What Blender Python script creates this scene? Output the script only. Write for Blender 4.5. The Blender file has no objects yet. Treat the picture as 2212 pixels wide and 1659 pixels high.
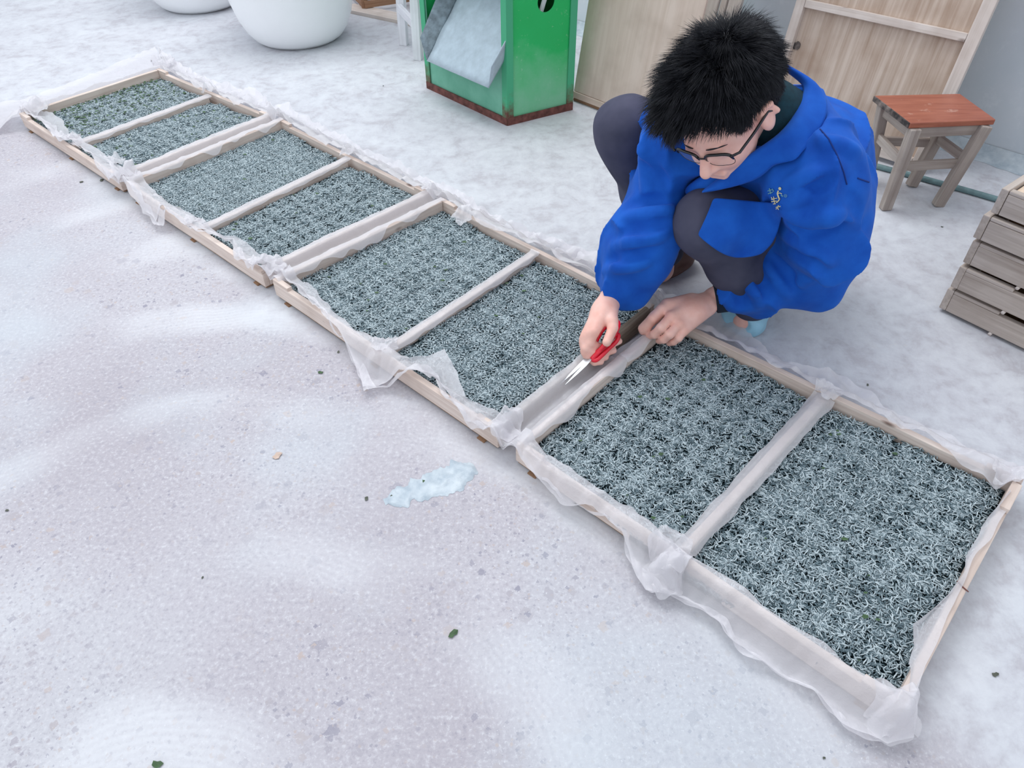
import bpy, bmesh, math, random
import numpy as np
from mathutils import Vector, Matrix
from mathutils.bvhtree import BVHTree

S = bpy.context.scene
COL = S.collection
random.seed(7)
RNG = np.random.default_rng(7)

# ------------------------------------------------------------------ camera
HC = 1.12
FPX, PITCH, ROLL = 1582.1, 0.755, -0.0108
_f = np.array([0, math.cos(PITCH), -math.sin(PITCH)])
_x = np.array([1.0, 0, 0])
_u = np.cross(_x, _f)
_c, _s = math.cos(ROLL), math.sin(ROLL)
CX, CU = _c * _x + _s * _u, -_s * _x + _c * _u
CAMM = np.array([CX, CU, _f])
EYE = np.array([0, 0, HC])

cam_d = bpy.data.cameras.new('camera')
cam = bpy.data.objects.new('camera', cam_d)
COL.objects.link(cam)
cam_d.sensor_width = 36.0
cam_d.lens = FPX / 2212 * 36.0
cam_d.clip_start = 0.02
cam.matrix_world = Matrix(((CX[0], CU[0], -_f[0], 0), (CX[1], CU[1], -_f[1], 0), (CX[2], CU[2], -_f[2], HC), (0, 0, 0, 1)))
S.camera = cam

# ------------------------------------------------------------------ world, lights, exposure
W = bpy.data.worlds.new('world')
S.world = W
W.use_nodes = True
bg = W.node_tree.nodes['Background']
bg.inputs[0].default_value = (0.86, 0.92, 1.0, 1)
bg.inputs[1].default_value = 1.0


def area(name, loc, target, sx, sy, power, col):
    d = bpy.data.lights.new(name, 'AREA')
    d.shape = 'RECTANGLE'
    d.size, d.size_y, d.energy, d.color = sx, sy, power, col
    o = bpy.data.objects.new(name, d)
    COL.objects.link(o)
    o.location = loc
    o.rotation_euler = (Vector(target) - Vector(loc)).to_track_quat('-Z', 'Y').to_euler()
    return o


area('overhead_area_light', (-0.5, 3.3, 4.2), (0.2, 1.5, 0), 3.0, 2.4, 120, (0.97, 0.98, 1.0))  # unseen soft area light, added overhead to give the shading a direction
area('left_area_light', (-3.6, 1.4, 2.6), (0.2, 1.5, 0), 2.5, 2.0, 22, (0.86, 0.94, 1.0))  # unseen weak area light shining in from the left
S.view_settings.view_transform = 'Standard'
S.view_settings.look = 'None'
S.view_settings.gamma = 1
S.view_settings.use_curve_mapping = False
S.view_settings.exposure = 0.0


# ------------------------------------------------------------------ maths helpers
def V(*a):
    return np.array(a, float)


def ray(px, py):
    d = CAMM.T @ np.array([(px - 1106) / FPX, -(py - 829.5) / FPX, 1])
    return d / np.linalg.norm(d)


def at(px, py, z=0.0):
    """the point at height z seen at a pixel of the photograph"""
    d = ray(px, py)
    return EYE + d * (z - HC) / d[2]


def atd(px, py, dist):
    return EYE + ray(px, py) * dist


def _hash(i, j, k, seed):
    n = (i * 374761393 + j * 668265263 + k * 2147483647 + seed * 1274126177) & 0x7fffffff
    n = ((n ^ (n >> 13)) * 1274126177) & 0x7fffffff
    return ((n ^ (n >> 16)) & 0xffff) / 65535.0


def vnoise(P, scale, seed=0):
    """smooth value noise in 0..1, P is (N,3)"""
    Q = np.asarray(P, float) * scale
    I = np.floor(Q).astype(np.int64)
    F = Q - I
    F = F * F * (3 - 2 * F)
    r = 0
    for a in (0, 1):
        for b in (0, 1):
            for c in (0, 1):
                w = (F[:, 0] if a else 1 - F[:, 0]) * (F[:, 1] if b else 1 - F[:, 1]) * (F[:, 2] if c else 1 - F[:, 2])
                r = r + w * _hash(I[:, 0] + a, I[:, 1] + b, I[:, 2] + c, seed)
    return r


# ------------------------------------------------------------------ object helpers
def tag(o, label=None, cat=None, group=None, kind=None):
    for k, v in (('label', label), ('category', cat), ('group', group), ('kind', kind)):
        if v:
            o[k] = v
    return o


def empty(name, loc, label, cat, group=None):
    o = bpy.data.objects.new(name, None)
    COL.objects.link(o)
    o.location = loc
    o.empty_display_size = 0.05
    tag(o, label, cat, group)
    bpy.context.view_layer.update()
    return o


def mesh(name, verts, faces, mat, parent=None, smooth=False):
    """verts are world coordinates; links as a child of parent without moving it"""
    me = bpy.data.meshes.new(name)
    verts = np.asarray(verts, float)
    base = V(0, 0, 0)
    if parent is not None:
        base = np.array(parent.matrix_world.translation)
    else:
        lo, hi = verts.min(0), verts.max(0)
        base = V((lo[0] + hi[0]) / 2, (lo[1] + hi[1]) / 2, lo[2])
    me.from_pydata((verts - base).tolist(), [], [list(map(int, f)) for f in faces])
    me.materials.append(mat)
    if smooth:
        me.polygons.foreach_set('use_smooth', [True] * len(me.polygons))
    me.update()
    o = bpy.data.objects.new(name, me)
    COL.objects.link(o)
    if parent is not None:
        if parent.parent is not None or parent.type == 'MESH':
            o.parent = parent
        else:
            o.parent = parent
        o.location = (0, 0, 0)
    else:
        o.location = base
    bpy.context.view_layer.update()
    return o


def bevel(o, w=0.0015, seg=2):
    m = o.modifiers.new('bevel', 'BEVEL')
    m.width = w
    m.segments = seg
    m.limit_method = 'ANGLE'
    return o


def local_box(name, origin, ax, ay, az, L, Wd, H, mat, parent=None, bev=0.0015, warp=0.0, cuts=1):
    """box with its own frame: local X is the long axis, so that wood grain follows it.
    origin = centre of the bottom-left end (x=0, y centred, z=0)"""
    me = bpy.data.meshes.new(name)
    nx = max(1, cuts)
    vs, fs = [], []
    for i in range(nx + 1):
        x = L * i / nx
        w1 = (random.uniform(-1, 1)) * warp
        w2 = (random.uniform(-1, 1)) * warp
        for (y, z) in ((-Wd / 2, 0), (Wd / 2, 0), (Wd / 2, H), (-Wd / 2, H)):
            vs.append((x, y + w1, z + (w2 if z else 0)))
    for i in range(nx):
        a, b = i * 4, i * 4 + 4
        for k in range(4):
            k2 = (k + 1) % 4
            fs.append((a + k, b + k, b + k2, a + k2))
    fs.append((0, 1, 2, 3))
    e = nx * 4
    fs.append((e + 3, e + 2, e + 1, e))
    me.from_pydata(vs, [], fs)
    me.materials.append(mat)
    bm = bmesh.new(); bm.from_mesh(me); bmesh.ops.recalc_face_normals(bm, faces=bm.faces); bm.to_mesh(me); bm.free()
    o = bpy.data.objects.new(name, me)
    COL.objects.link(o)
    ax, ay, az = [np.array(q, float) / np.linalg.norm(q) for q in (ax, ay, az)]
    M = Matrix([[ax[i], ay[i], az[i], origin[i]] for i in range(3)] + [[0, 0, 0, 1]])
    if parent is not None:
        o.parent = parent
        M = Matrix.Translation(-Vector(parent.matrix_world.translation)) @ M
    o.matrix_basis = M
    if bev:
        bevel(o, bev)
    return o


def beam(name, p, q, wid, hei, mat, parent=None, bev=0.0015, up=(0, 0, 1), **k):
    """bar from p to q (bottom centre line), width across, height along up"""
    p, q = np.array(p, float), np.array(q, float)
    ax = (q - p) / np.linalg.norm(q - p)
    up = np.array(up, float)
    ay = np.cross(up, ax); ay /= np.linalg.norm(ay)
    az = np.cross(ax, ay)
    return local_box(name, p, ax, ay, az, np.linalg.norm(q - p), wid, hei, mat, parent, bev, **k)


def tube_geo(pts, rad, sides=8, cap=True):
    pts = np.array(pts, float)
    n = len(pts)
    rad = np.broadcast_to(np.array(rad, float), (n,))
    T = np.gradient(pts, axis=0)
    T /= np.linalg.norm(T, axis=1)[:, None]
    ref = V(0, 0, 1) if abs(T[0][2]) < 0.9 else V(1, 0, 0)
    vs, fs = [], []
    nrm = np.cross(T[0], ref)
    for i in range(n):
        nrm = nrm - T[i] * (nrm @ T[i]); nrm /= np.linalg.norm(nrm)
        b = np.cross(T[i], nrm)
        for k in range(sides):
            a = 2 * math.pi * k / sides
            vs.append(pts[i] + rad[i] * (math.cos(a) * nrm + math.sin(a) * b))
    for i in range(n - 1):
        for k in range(sides):
            k2 = (k + 1) % sides
            fs.append((i * sides + k, i * sides + k2, (i + 1) * sides + k2, (i + 1) * sides + k))
    if cap:
        fs.append(tuple(range(sides))[::-1])
        fs.append(tuple((n - 1) * sides + k for k in range(sides)))
    return vs, fs


def merge(*geos):
    V_, F_ = [], []
    for v, f in geos:
        o = len(V_)
        V_ += list(v)
        F_ += [tuple(i + o for i in q) for q in f]
    return V_, F_


# ------------------------------------------------------------------ materials
class NT:
    def __init__(s, name, rough=0.6, spec=0.4):
        s.m = bpy.data.materials.new(name)
        s.m.use_nodes = True
        s.t = s.m.node_tree
        s.b = s.t.nodes['Principled BSDF']
        s.b.inputs['Roughness'].default_value = rough
        s.b.inputs['Specular IOR Level'].default_value = spec
        s.co = s.t.nodes.new('ShaderNodeTexCoord').outputs['Object']

    def n(s, typ, **k):
        nd = s.t.nodes.new(typ)
        for a, v in k.items():
            setattr(nd, a, v)
        return nd

    def L(s, a, b):
        s.t.links.new(a, b)

    def mapping(s, scale=(1, 1, 1), rot=(0, 0, 0), src=None, loc=(0, 0, 0)):
        m = s.n('ShaderNodeMapping')
        m.inputs['Scale'].default_value = scale
        m.inputs['Rotation'].default_value = rot
        m.inputs['Location'].default_value = loc
        s.L(src or s.co, m.inputs['Vector'])
        return m.outputs[0]

    def noise(s, scale, detail=4, rough=0.55, src=None, dist=0.0, out='Fac'):
        m = s.n('ShaderNodeTexNoise')
        m.inputs['Scale'].default_value = scale
        m.inputs['Detail'].default_value = detail
        m.inputs['Roughness'].default_value = rough
        m.inputs['Distortion'].default_value = dist
        s.L(src or s.co, m.inputs['Vector'])
        return m.outputs[out]

    def ramp(s, fac, stops, interp='LINEAR'):
        r = s.n('ShaderNodeValToRGB')
        r.color_ramp.interpolation = interp
        e = r.color_ramp.elements
        while len(e) < len(stops):
            e.new(0.5)
        for i, (p, c) in enumerate(stops):
            e[i].position = p
            e[i].color = (c, c, c, 1) if isinstance(c, (int, float)) else (*c, 1)
        s.L(fac, r.inputs[0])
        return r.outputs[0]

    def mix(s, fac, a, b, mode='MIX'):
        m = s.n('ShaderNodeMix', data_type='RGBA', blend_type=mode)
        for i, v in ((0, fac), (6, a), (7, b)):
            if isinstance(v, (int, float)):
                m.inputs[i].default_value = v if i == 0 else (v, v, v, 1)
            elif isinstance(v, tuple):
                m.inputs[i].default_value = (*v, 1)
            else:
                s.L(v, m.inputs[i])
        return m.outputs[2]

    def math(s, op, a, b=0.5, c=None, clamp=False):
        m = s.n('ShaderNodeMath', operation=op, use_clamp=clamp)
        for i, v in enumerate((a, b) if c is None else (a, b, c)):
            if isinstance(v, (int, float)):
                m.inputs[i].default_value = v
            else:
                s.L(v, m.inputs[i])
        return m.outputs[0]

    def color(s, c):
        if isinstance(c, tuple):
            s.b.inputs['Base Color'].default_value = (*c, 1)
        else:
            s.L(c, s.b.inputs['Base Color'])
        return s

    def bump(s, h, strength=0.3, dist=0.002):
        b = s.n('ShaderNodeBump')
        b.inputs['Strength'].default_value = strength
        b.inputs['Distance'].default_value = dist
        s.L(h, b.inputs['Height'])
        s.L(b.outputs[0], s.b.inputs['Normal'])
        return s


def wood(name, c0, c1, dark=None, grain=1.0, rough=0.7, knots=False):
    t = NT(name, rough, 0.25)
    info = t.n('ShaderNodeObjectInfo')
    off = t.n('ShaderNodeVectorMath', operation='ADD')
    cx = t.n('ShaderNodeCombineXYZ')
    r = t.math('MULTIPLY', info.outputs['Random'], 37.0)
    for i in range(3):
        t.L(r, cx.inputs[i])
    t.L(t.co, off.inputs[0]); t.L(cx.outputs[0], off.inputs[1])
    st = t.mapping((2.2 * grain, 60 * grain, 60 * grain), src=off.outputs[0])
    g = t.noise(1.6, 6, 0.6, st, 0.6)
    f = t.noise(9, 3, 0.5, off.outputs[0])
    col = t.ramp(g, [(0.3, c0), (0.62, c1)])
    col = t.mix(t.math('MULTIPLY', t.ramp(f, [(0.45, 0.0), (0.75, 1.0)]), 0.45), col, dark or tuple(x * 0.6 for x in c0))
    col = t.mix(t.math('MULTIPLY', info.outputs['Random'], 0.25), col, tuple(min(1, x * 1.12) for x in c1))
    if knots:
        v = t.n('ShaderNodeTexVoronoi')
        v.inputs['Scale'].default_value = 1.0
        t.L(t.mapping((6, 14, 14), src=off.outputs[0]), v.inputs['Vector'])
        k = t.ramp(v.outputs['Distance'], [(0.04, 1.0), (0.11, 0.0)])
        col = t.mix(t.math('MULTIPLY', k, 0.8), col, (0.10, 0.045, 0.03))
    t.color(col).bump(g, 0.35, 0.0012)
    return t.m


M = {}
M['tray'] = wood('pale_wood', (0.56, 0.44, 0.38), (0.76, 0.65, 0.58), (0.36, 0.25, 0.19), knots=True)
M['tray_dark'] = wood('weathered_wood', (0.20, 0.15, 0.11), (0.36, 0.29, 0.23), (0.08, 0.05, 0.04), grain=1.4)
M['crate'] = wood('grey_wood', (0.38, 0.315, 0.27), (0.54, 0.465, 0.41), (0.25, 0.18, 0.14), knots=True)
M['crate_in'] = wood('fresh_wood', (0.62, 0.46, 0.33), (0.76, 0.60, 0.46), (0.45, 0.30, 0.2))
M['under'] = wood('brown_underside', (0.22, 0.12, 0.07), (0.34, 0.2, 0.12))
M['leg'] = wood('bare_leg_wood', (0.27, 0.22, 0.19), (0.45, 0.39, 0.35), (0.14, 0.1, 0.09), grain=0.8)
M['ply'] = wood('plywood', (0.52, 0.40, 0.33), (0.64, 0.52, 0.45), (0.26, 0.18, 0.13), grain=0.35)
M['ply_rough'] = wood('rough_plywood', (0.40, 0.29, 0.22), (0.62, 0.51, 0.43), (0.25, 0.14, 0.08), grain=0.55)
M['batten'] = wood('pale_batten', (0.56, 0.48, 0.43), (0.70, 0.62, 0.57), (0.3, 0.2, 0.15), knots=True)
M['white_wood'] = wood('white_painted_wood', (0.66, 0.66, 0.69), (0.80, 0.80, 0.84), (0.42, 0.40, 0.42))
M['brown_wood'] = wood('brown_wood', (0.28, 0.14, 0.08), (0.42, 0.24, 0.15))

t = NT('red_stool_paint', 0.38, 0.5)
g = t.noise(3, 5, 0.6, t.mapping((3, 25, 25)))
wr = t.noise(22, 5, 0.65)
c = t.ramp(g, [(0.3, (0.30, 0.085, 0.05)), (0.7, (0.44, 0.15, 0.09))])
c = t.mix(t.ramp(wr, [(0.62, 0.0), (0.72, 0.7)]), c, (0.60, 0.38, 0.30))
t.color(c).bump(g, 0.2, 0.001)
M['stool_red'] = t.m
t = NT('blackened_edge', 0.6)
t.color(t.ramp(t.noise(40, 4), [(0.4, (0.03, 0.025, 0.025)), (0.7, (0.25, 0.2, 0.18))]))
M['stool_edge'] = t.m


def simple(name, c, rough=0.6, var=0.12, scale=20, bump=0.0, spec=0.4, metal=0.0, bscale=None, bdist=0.001):
    t = NT(name, rough, spec)
    n = t.noise(scale, 5, 0.6)
    t.color(t.ramp(n, [(0.3, tuple(x * (1 - var) for x in c)), (0.7, tuple(min(1, x * (1 + var)) for x in c))]))
    t.b.inputs['Metallic'].default_value = metal
    if bump:
        t.bump(t.noise(bscale or scale * 3, 4), bump, bdist)
    return t.m


M['rust'] = simple('rusty_iron', (0.15, 0.055, 0.045), 0.8, 0.5, 45, 0.5)
M['galv'] = simple('galvanised_sheet', (0.43, 0.52, 0.58), 0.5, 0.12, 30, 0.15, metal=0.15)
M['galv_dark'] = simple('dirty_sheet', (0.17, 0.22, 0.25), 0.65, 0.45, 35, 0.3)
M['dark'] = simple('machine_inside', (0.035, 0.035, 0.04), 0.8)
M['tub'] = simple('white_plastic', (0.92, 0.93, 0.94), 0.35, 0.02, 6)
M['pipe'] = simple('green_grey_pipe', (0.16, 0.26, 0.27), 0.5, 0.3, 30)
M['steel'] = simple('blade_steel', (0.42, 0.44, 0.46), 0.35, 0.1, 60, metal=0.8)
M['red'] = simple('red_plastic', (0.72, 0.008, 0.03), 0.28, 0.05, 10, spec=0.6)
M['black'] = simple('black_plastic', (0.012, 0.012, 0.015), 0.25, 0.1, 10, spec=0.6)
M['knit'] = simple('dark_knit', (0.006, 0.014, 0.030), 0.9, 0.3, 200, 0.4)
M['teal_shirt'] = simple('dark_teal_shirt', (0.004, 0.030, 0.045), 0.9, 0.3, 60)
M['slipper'] = simple('light_blue_rubber', (0.32, 0.60, 0.75), 0.5, 0.08, 20)
M['shoe'] = simple('brown_leather', (0.10, 0.04, 0.03), 0.55, 0.25, 30)
M['leaf'] = simple('green_leaf', (0.055, 0.11, 0.045), 0.6, 0.4, 60)
M['leaf_dry'] = simple('dark_leaf', (0.10, 0.11, 0.085), 0.7, 0.4, 60)
M['nail'] = simple('nail_pink', (0.80, 0.50, 0.42), 0.3, 0.03, 20)
M['embroid'] = simple('yellow_thread', (0.75, 0.68, 0.38), 0.8, 0.1, 100)
M['embroid2'] = simple('pale_teal_thread', (0.14, 0.34, 0.42), 0.8, 0.1, 100)
M['stone'] = simple('orange_pebble', (0.60, 0.46, 0.38), 0.8, 0.1, 60)

# green painted sheet: strong green where clean, dusty pale towards the floor
t = NT('green_paint', 0.5, 0.4)
sx = t.n('ShaderNodeSeparateXYZ'); geo = t.n('ShaderNodeNewGeometry')
t.L(geo.outputs['Position'], sx.inputs[0])
n1 = t.noise(5, 5, 0.6)
n2 = t.noise(60, 4, 0.7)
h = t.math('ADD', t.math('MULTIPLY', sx.outputs[2], -2.6), t.math('MULTIPLY', n1, 1.5))
dust = t.ramp(h, [(0.05, 0.0), (0.75, 0.8)])
c = t.mix(n1, (0.008, 0.40, 0.09), (0.02, 0.52, 0.15))
c = t.mix(dust, c, (0.24, 0.54, 0.36))
c = t.mix(t.math('MULTIPLY', t.ramp(n2, [(0.62, 0.0), (0.72, 1.0)]), 0.35), c, (0.45, 0.62, 0.5))
t.color(c)
M['green'] = t.m
t = NT('dusty_green_paint', 0.55, 0.3)
n1 = t.noise(6, 5, 0.6)
t.color(t.ramp(n1, [(0.3, (0.11, 0.36, 0.24)), (0.7, (0.22, 0.52, 0.38))]))
M['green_dusty'] = t.m
t = NT('green_to_rust', 0.6, 0.3)
sx = t.n('ShaderNodeSeparateXYZ'); geo = t.n('ShaderNodeNewGeometry')
t.L(geo.outputs['Position'], sx.inputs[0])
h = t.math('ADD', t.math('MULTIPLY', sx.outputs[2], 5.0), t.math('MULTIPLY', t.noise(30, 5, 0.7), 0.9))
t.color(t.ramp(h, [(0.55, (0.14, 0.055, 0.04)), (0.95, (0.07, 0.40, 0.21))]))
M['green_frame'] = t.m

# plaster wall
t = NT('wall_plaster', 0.55, 0.35)
n1 = t.noise(1.5, 6, 0.6)
n2 = t.noise(28, 5, 0.65)
sx = t.n('ShaderNodeSeparateXYZ'); geo = t.n('ShaderNodeNewGeometry')
t.L(geo.outputs['Position'], sx.inputs[0])
c = t.ramp(n1, [(0.3, (0.62, 0.69, 0.74)), (0.7, (0.78, 0.79, 0.84))])
c = t.mix(t.ramp(n2, [(0.55, 0.0), (0.75, 0.5)]), c, (0.8, 0.84, 0.88))
t.color(c).bump(t.noise(60, 5, 0.6), 0.25, 0.002)
M['wall'] = t.m

# floor: troweled concrete, exposed aggregate, chalky smears
t = NT('troweled_concrete', 0.62, 0.35)
wn = t.noise(7, 3, 0.5, out='Color')
wv = t.n('ShaderNodeVectorMath', operation='MULTIPLY_ADD')
t.L(wn, wv.inputs[0]); wv.inputs[1].default_value = (0.03, 0.03, 0.0); t.L(t.co, wv.inputs[2])
wc = wv.outputs[0]
fine = t.noise(120, 6, 0.7, wc)
med = t.noise(28, 6, 0.65, wc)
big = t.noise(1.3, 4, 0.5)
base = t.ramp(big, [(0.32, (0.475, 0.44, 0.48)), (0.52, (0.55, 0.525, 0.565)), (0.68, (0.61, 0.61, 0.645))])
base = t.mix(t.math('MULTIPLY', t.ramp(fine, [(0.52, 0.0), (0.68, 1.0)]), 0.65), base, (0.76, 0.76, 0.79))
base = t.mix(t.math('MULTIPLY', t.ramp(fine, [(0.34, 1.0), (0.47, 0.0)]), 0.6), base, (0.38, 0.36, 0.41))


def aggregate(scale, lo, col, amount, size=0.22, dist=0.9):
    v = t.n('ShaderNodeTexVoronoi', feature='F1', distance='MANHATTAN')
    v.inputs['Scale'].default_value = scale
    dn = t.noise(scale * 1.8, 5, 0.65, out='Color')
    m_ = t.n('ShaderNodeVectorMath', operation='MULTIPLY_ADD')
    t.L(dn, m_.inputs[0]); m_.inputs[1].default_value = (dist / scale,) * 3; t.L(t.co, m_.inputs[2])
    mp = t.mapping((1, 1, 0.001), src=m_.outputs[0])
    t.L(mp, v.inputs['Vector'])
    sep = t.n('ShaderNodeSeparateColor'); t.L(v.outputs['Color'], sep.inputs[0])
    pick = t.ramp(sep.outputs[0], [(lo - 0.01, 0.0), (lo, 1.0)])
    inside = t.ramp(v.outputs['Distance'], [(size * 1.15, 1.0), (size * 1.15 + 0.02, 0.0)])
    k = t.math('MULTIPLY', t.math('MULTIPLY', pick, inside), amount)
    return k, sep.outputs[1]


worn = t.ramp(t.noise(2.1, 4, 0.55, wc), [(0.40, 0.0), (0.55, 1.0)])
for sc, lo, am, sz in ((24, 0.80, 0.8, 0.34), (60, 0.70, 0.9, 0.40), (130, 0.60, 0.8, 0.42)):
    k, var = aggregate(sc, lo, None, am, sz)
    ac = t.ramp(var, [(0.0, (0.30, 0.29, 0.36)), (0.45, (0.46, 0.43, 0.47)), (0.8, (0.50, 0.45, 0.46)), (1.0, (0.56, 0.46, 0.42))])
    k = t.math('MULTIPLY', k, t.math('MULTIPLY_ADD', worn, 0.85, 0.15))
    base = t.mix(k, base, ac)
# white crumbs and trowel swirls
k, var = aggregate(75, 0.7, None, 0.75, 0.28)
cr = t.ramp(t.noise(170, 4, 0.75, wc), [(0.60, 0.0), (0.66, 1.0)])
base = t.mix(t.math('MULTIPLY', t.math('MULTIPLY', cr, worn), 0.75), base, (0.84, 0.83, 0.86))
sw = t.n('ShaderNodeTexWave', wave_type='RINGS', rings_direction='SPHERICAL')
sw.inputs['Scale'].default_value = 0.9
sw.inputs['Distortion'].default_value = 7.0
sw.inputs['Detail'].default_value = 3.0
sw.inputs['Detail Scale'].default_value = 0.7
t.L(t.mapping((1, 1, 1), loc=(0.5, -0.2, 0)), sw.inputs['Vector'])
hair_ = t.n('ShaderNodeTexWave', wave_type='RINGS', rings_direction='SPHERICAL')
hair_.inputs['Scale'].default_value = 26
hair_.inputs['Distortion'].default_value = 9.0
hair_.inputs['Detail'].default_value = 3.0
hair_.inputs['Detail Scale'].default_value = 0.25
t.L(t.mapping((1, 1, 1), loc=(0.5, -0.2, 0)), hair_.inputs['Vector'])
swm = t.math('MULTIPLY', t.ramp(sw.outputs['Fac'], [(0.60, 0.0), (0.95, 1.0)]), t.ramp(t.noise(1.7, 3, 0.5), [(0.42, 0.0), (0.62, 1.0)]))
swm = t.math('MULTIPLY', swm, t.math('MULTIPLY_ADD', hair_.outputs['Fac'], 0.16, 0.55))
base = t.mix(swm, base, (0.78, 0.79, 0.82))
# pale blue tint, in soft patches
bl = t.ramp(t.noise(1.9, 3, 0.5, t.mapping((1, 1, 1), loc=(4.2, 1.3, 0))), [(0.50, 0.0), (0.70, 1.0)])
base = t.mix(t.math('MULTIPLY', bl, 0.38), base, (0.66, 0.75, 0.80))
# paler, softly mottled surface around and behind the trays
sxy = t.n('ShaderNodeSeparateXYZ'); t.L(t.co, sxy.inputs[0])
far = t.math('ADD', t.math('MULTIPLY', sxy.outputs[1], 0.73), t.math('MULTIPLY', sxy.outputs[0], 0.68))
far = t.math('ADD', far, t.math('MULTIPLY', t.noise(2.5, 4, 0.6), 0.5))
far = t.math('ADD', far, 0.0)
fm = t.ramp(far, [(0.90, 0.0), (1.20, 1.0)])
med2 = t.noise(9, 6, 0.68, wc, 0.8)
pale_tone = t.ramp(t.math('MULTIPLY_ADD', med, 0.45, t.math('MULTIPLY', med2, 0.55)), [(0.40, (0.58, 0.57, 0.61)), (0.48, (0.69, 0.70, 0.745)), (0.58, (0.78, 0.80, 0.84))])
base = t.mix(t.math('MULTIPLY', fm, 0.78), base, pale_tone)
base = t.mix(1.0, base, t.ramp(far, [(0.8, (0.90, 0.895, 0.895)), (1.25, (0.86, 0.86, 0.86))]), 'MULTIPLY')
t.color(base)
hh = t.math('ADD', t.math('MULTIPLY', fine, 0.5), t.math('MULTIPLY', med, 0.8))
t.bump(hh, 0.35, 0.0025)
t.L(t.ramp(med, [(0.3, 0.5), (0.7, 0.75)]), t.b.inputs['Roughness'])
M['floor'] = t.m

t = NT('blue_paste', 0.4, 0.5)
n = t.noise(30, 5, 0.6)
t.color(t.ramp(n, [(0.35, (0.38, 0.45, 0.51)), (0.65, (0.56, 0.62, 0.66))])).bump(n, 0.7, 0.004)
M['paste'] = t.m

# cloth and skin
t = NT('blue_work_cloth', 0.82, 0.2)
n = t.noise(14, 4, 0.55)
wv_ = t.noise(420, 2, 0.5)
c = t.ramp(n, [(0.3, (0.004, 0.068, 0.40)), (0.7, (0.010, 0.120, 0.56))])
t.color(c).bump(wv_, 0.25, 0.0006)
t.b.inputs['Sheen Weight'].default_value = 0.12
t.b.inputs['Sheen Tint'].default_value = (0.3, 0.5, 1, 1)
M['jacket'] = t.m
t = NT('grey_trouser_cloth', 0.85, 0.2)
t.color(t.ramp(t.noise(12, 3), [(0.3, (0.050, 0.052, 0.085)), (0.7, (0.085, 0.085, 0.130))])).bump(t.noise(500, 2), 0.2, 0.0005)
M['trousers'] = t.m
t = NT('skin', 0.5, 0.35)
n = t.noise(25, 5, 0.6)
t.color(t.ramp(n, [(0.3, (0.80, 0.42, 0.34)), (0.7, (0.90, 0.57, 0.49))])).bump(t.noise(180, 4, 0.6), 0.25, 0.0008)
t.b.inputs['Subsurface Weight'].default_value = 0.12
t.b.inputs['Subsurface Radius'].default_value = (0.01, 0.004, 0.002)
M['skin'] = t.m
t = NT('black_hair', 0.55, 0.35)
t.color(t.ramp(t.noise(60, 3), [(0.3, (0.006, 0.007, 0.011)), (0.7, (0.020, 0.021, 0.028))]))
M['hair'] = t.m

# larvae: colour comes from a per-larva value stored on the mesh
t = NT('larva_skin', 0.45, 0.4)
at_ = t.n('ShaderNodeAttribute', attribute_name='tone')
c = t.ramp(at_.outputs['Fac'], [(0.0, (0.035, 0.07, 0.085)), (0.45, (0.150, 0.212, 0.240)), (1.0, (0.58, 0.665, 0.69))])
t.color(c)
M['larva'] = t.m
t = NT('larva_bed', 0.8, 0.2)
t.color(t.ramp(t.noise(90, 5), [(0.35, (0.003, 0.010, 0.016)), (0.7, (0.015, 0.035, 0.042))])).bump(t.noise(150, 4), 0.6, 0.003)  # near-black colour carries the shade between the larvae
M['bed'] = t.m

# thin milky film: part of the light passes straight through
t = NT('milky_film', 0.2, 0.6)
t.color((0.90, 0.88, 0.91))
tr = t.n('ShaderNodeBsdfTransparent')
tl = t.n('ShaderNodeBsdfTranslucent'); tl.inputs[0].default_value = (0.86, 0.84, 0.86, 1)
mx1 = t.n('ShaderNodeMixShader'); mx1.inputs[0].default_value = 0.35
t.L(t.b.outputs[0], mx1.inputs[1]); t.L(tl.outputs[0], mx1.inputs[2])
mx2 = t.n('ShaderNodeMixShader')
lw = t.n('ShaderNodeLayerWeight'); lw.inputs[0].default_value = 0.35
op = t.math('MULTIPLY_ADD', lw.outputs['Facing'], 0.34, 0.60)
t.L(op, mx2.inputs[0]); t.L(tr.outputs[0], mx2.inputs[1]); t.L(mx1.outputs[0], mx2.inputs[2])
out = [n_ for n_ in t.t.nodes if n_.type == 'OUTPUT_MATERIAL'][0]
t.L(mx2.outputs[0], out.inputs[0])
t.bump(t.noise(110, 4, 0.6, None, 1.5), 0.5, 0.002)
M['film'] = t.m
t = NT('clear_lens', 0.05, 0.5)
t.color((0.9, 0.92, 0.95))
tr = t.n('ShaderNodeBsdfTransparent'); mx = t.n('ShaderNodeMixShader'); mx.inputs[0].default_value = 0.10
out = [n_ for n_ in t.t.nodes if n_.type == 'OUTPUT_MATERIAL'][0]
t.L(tr.outputs[0], mx.inputs[1]); t.L(t.b.outputs[0], mx.inputs[2]); t.L(mx.outputs[0], out.inputs[0])
M['lens'] = t.m

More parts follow.
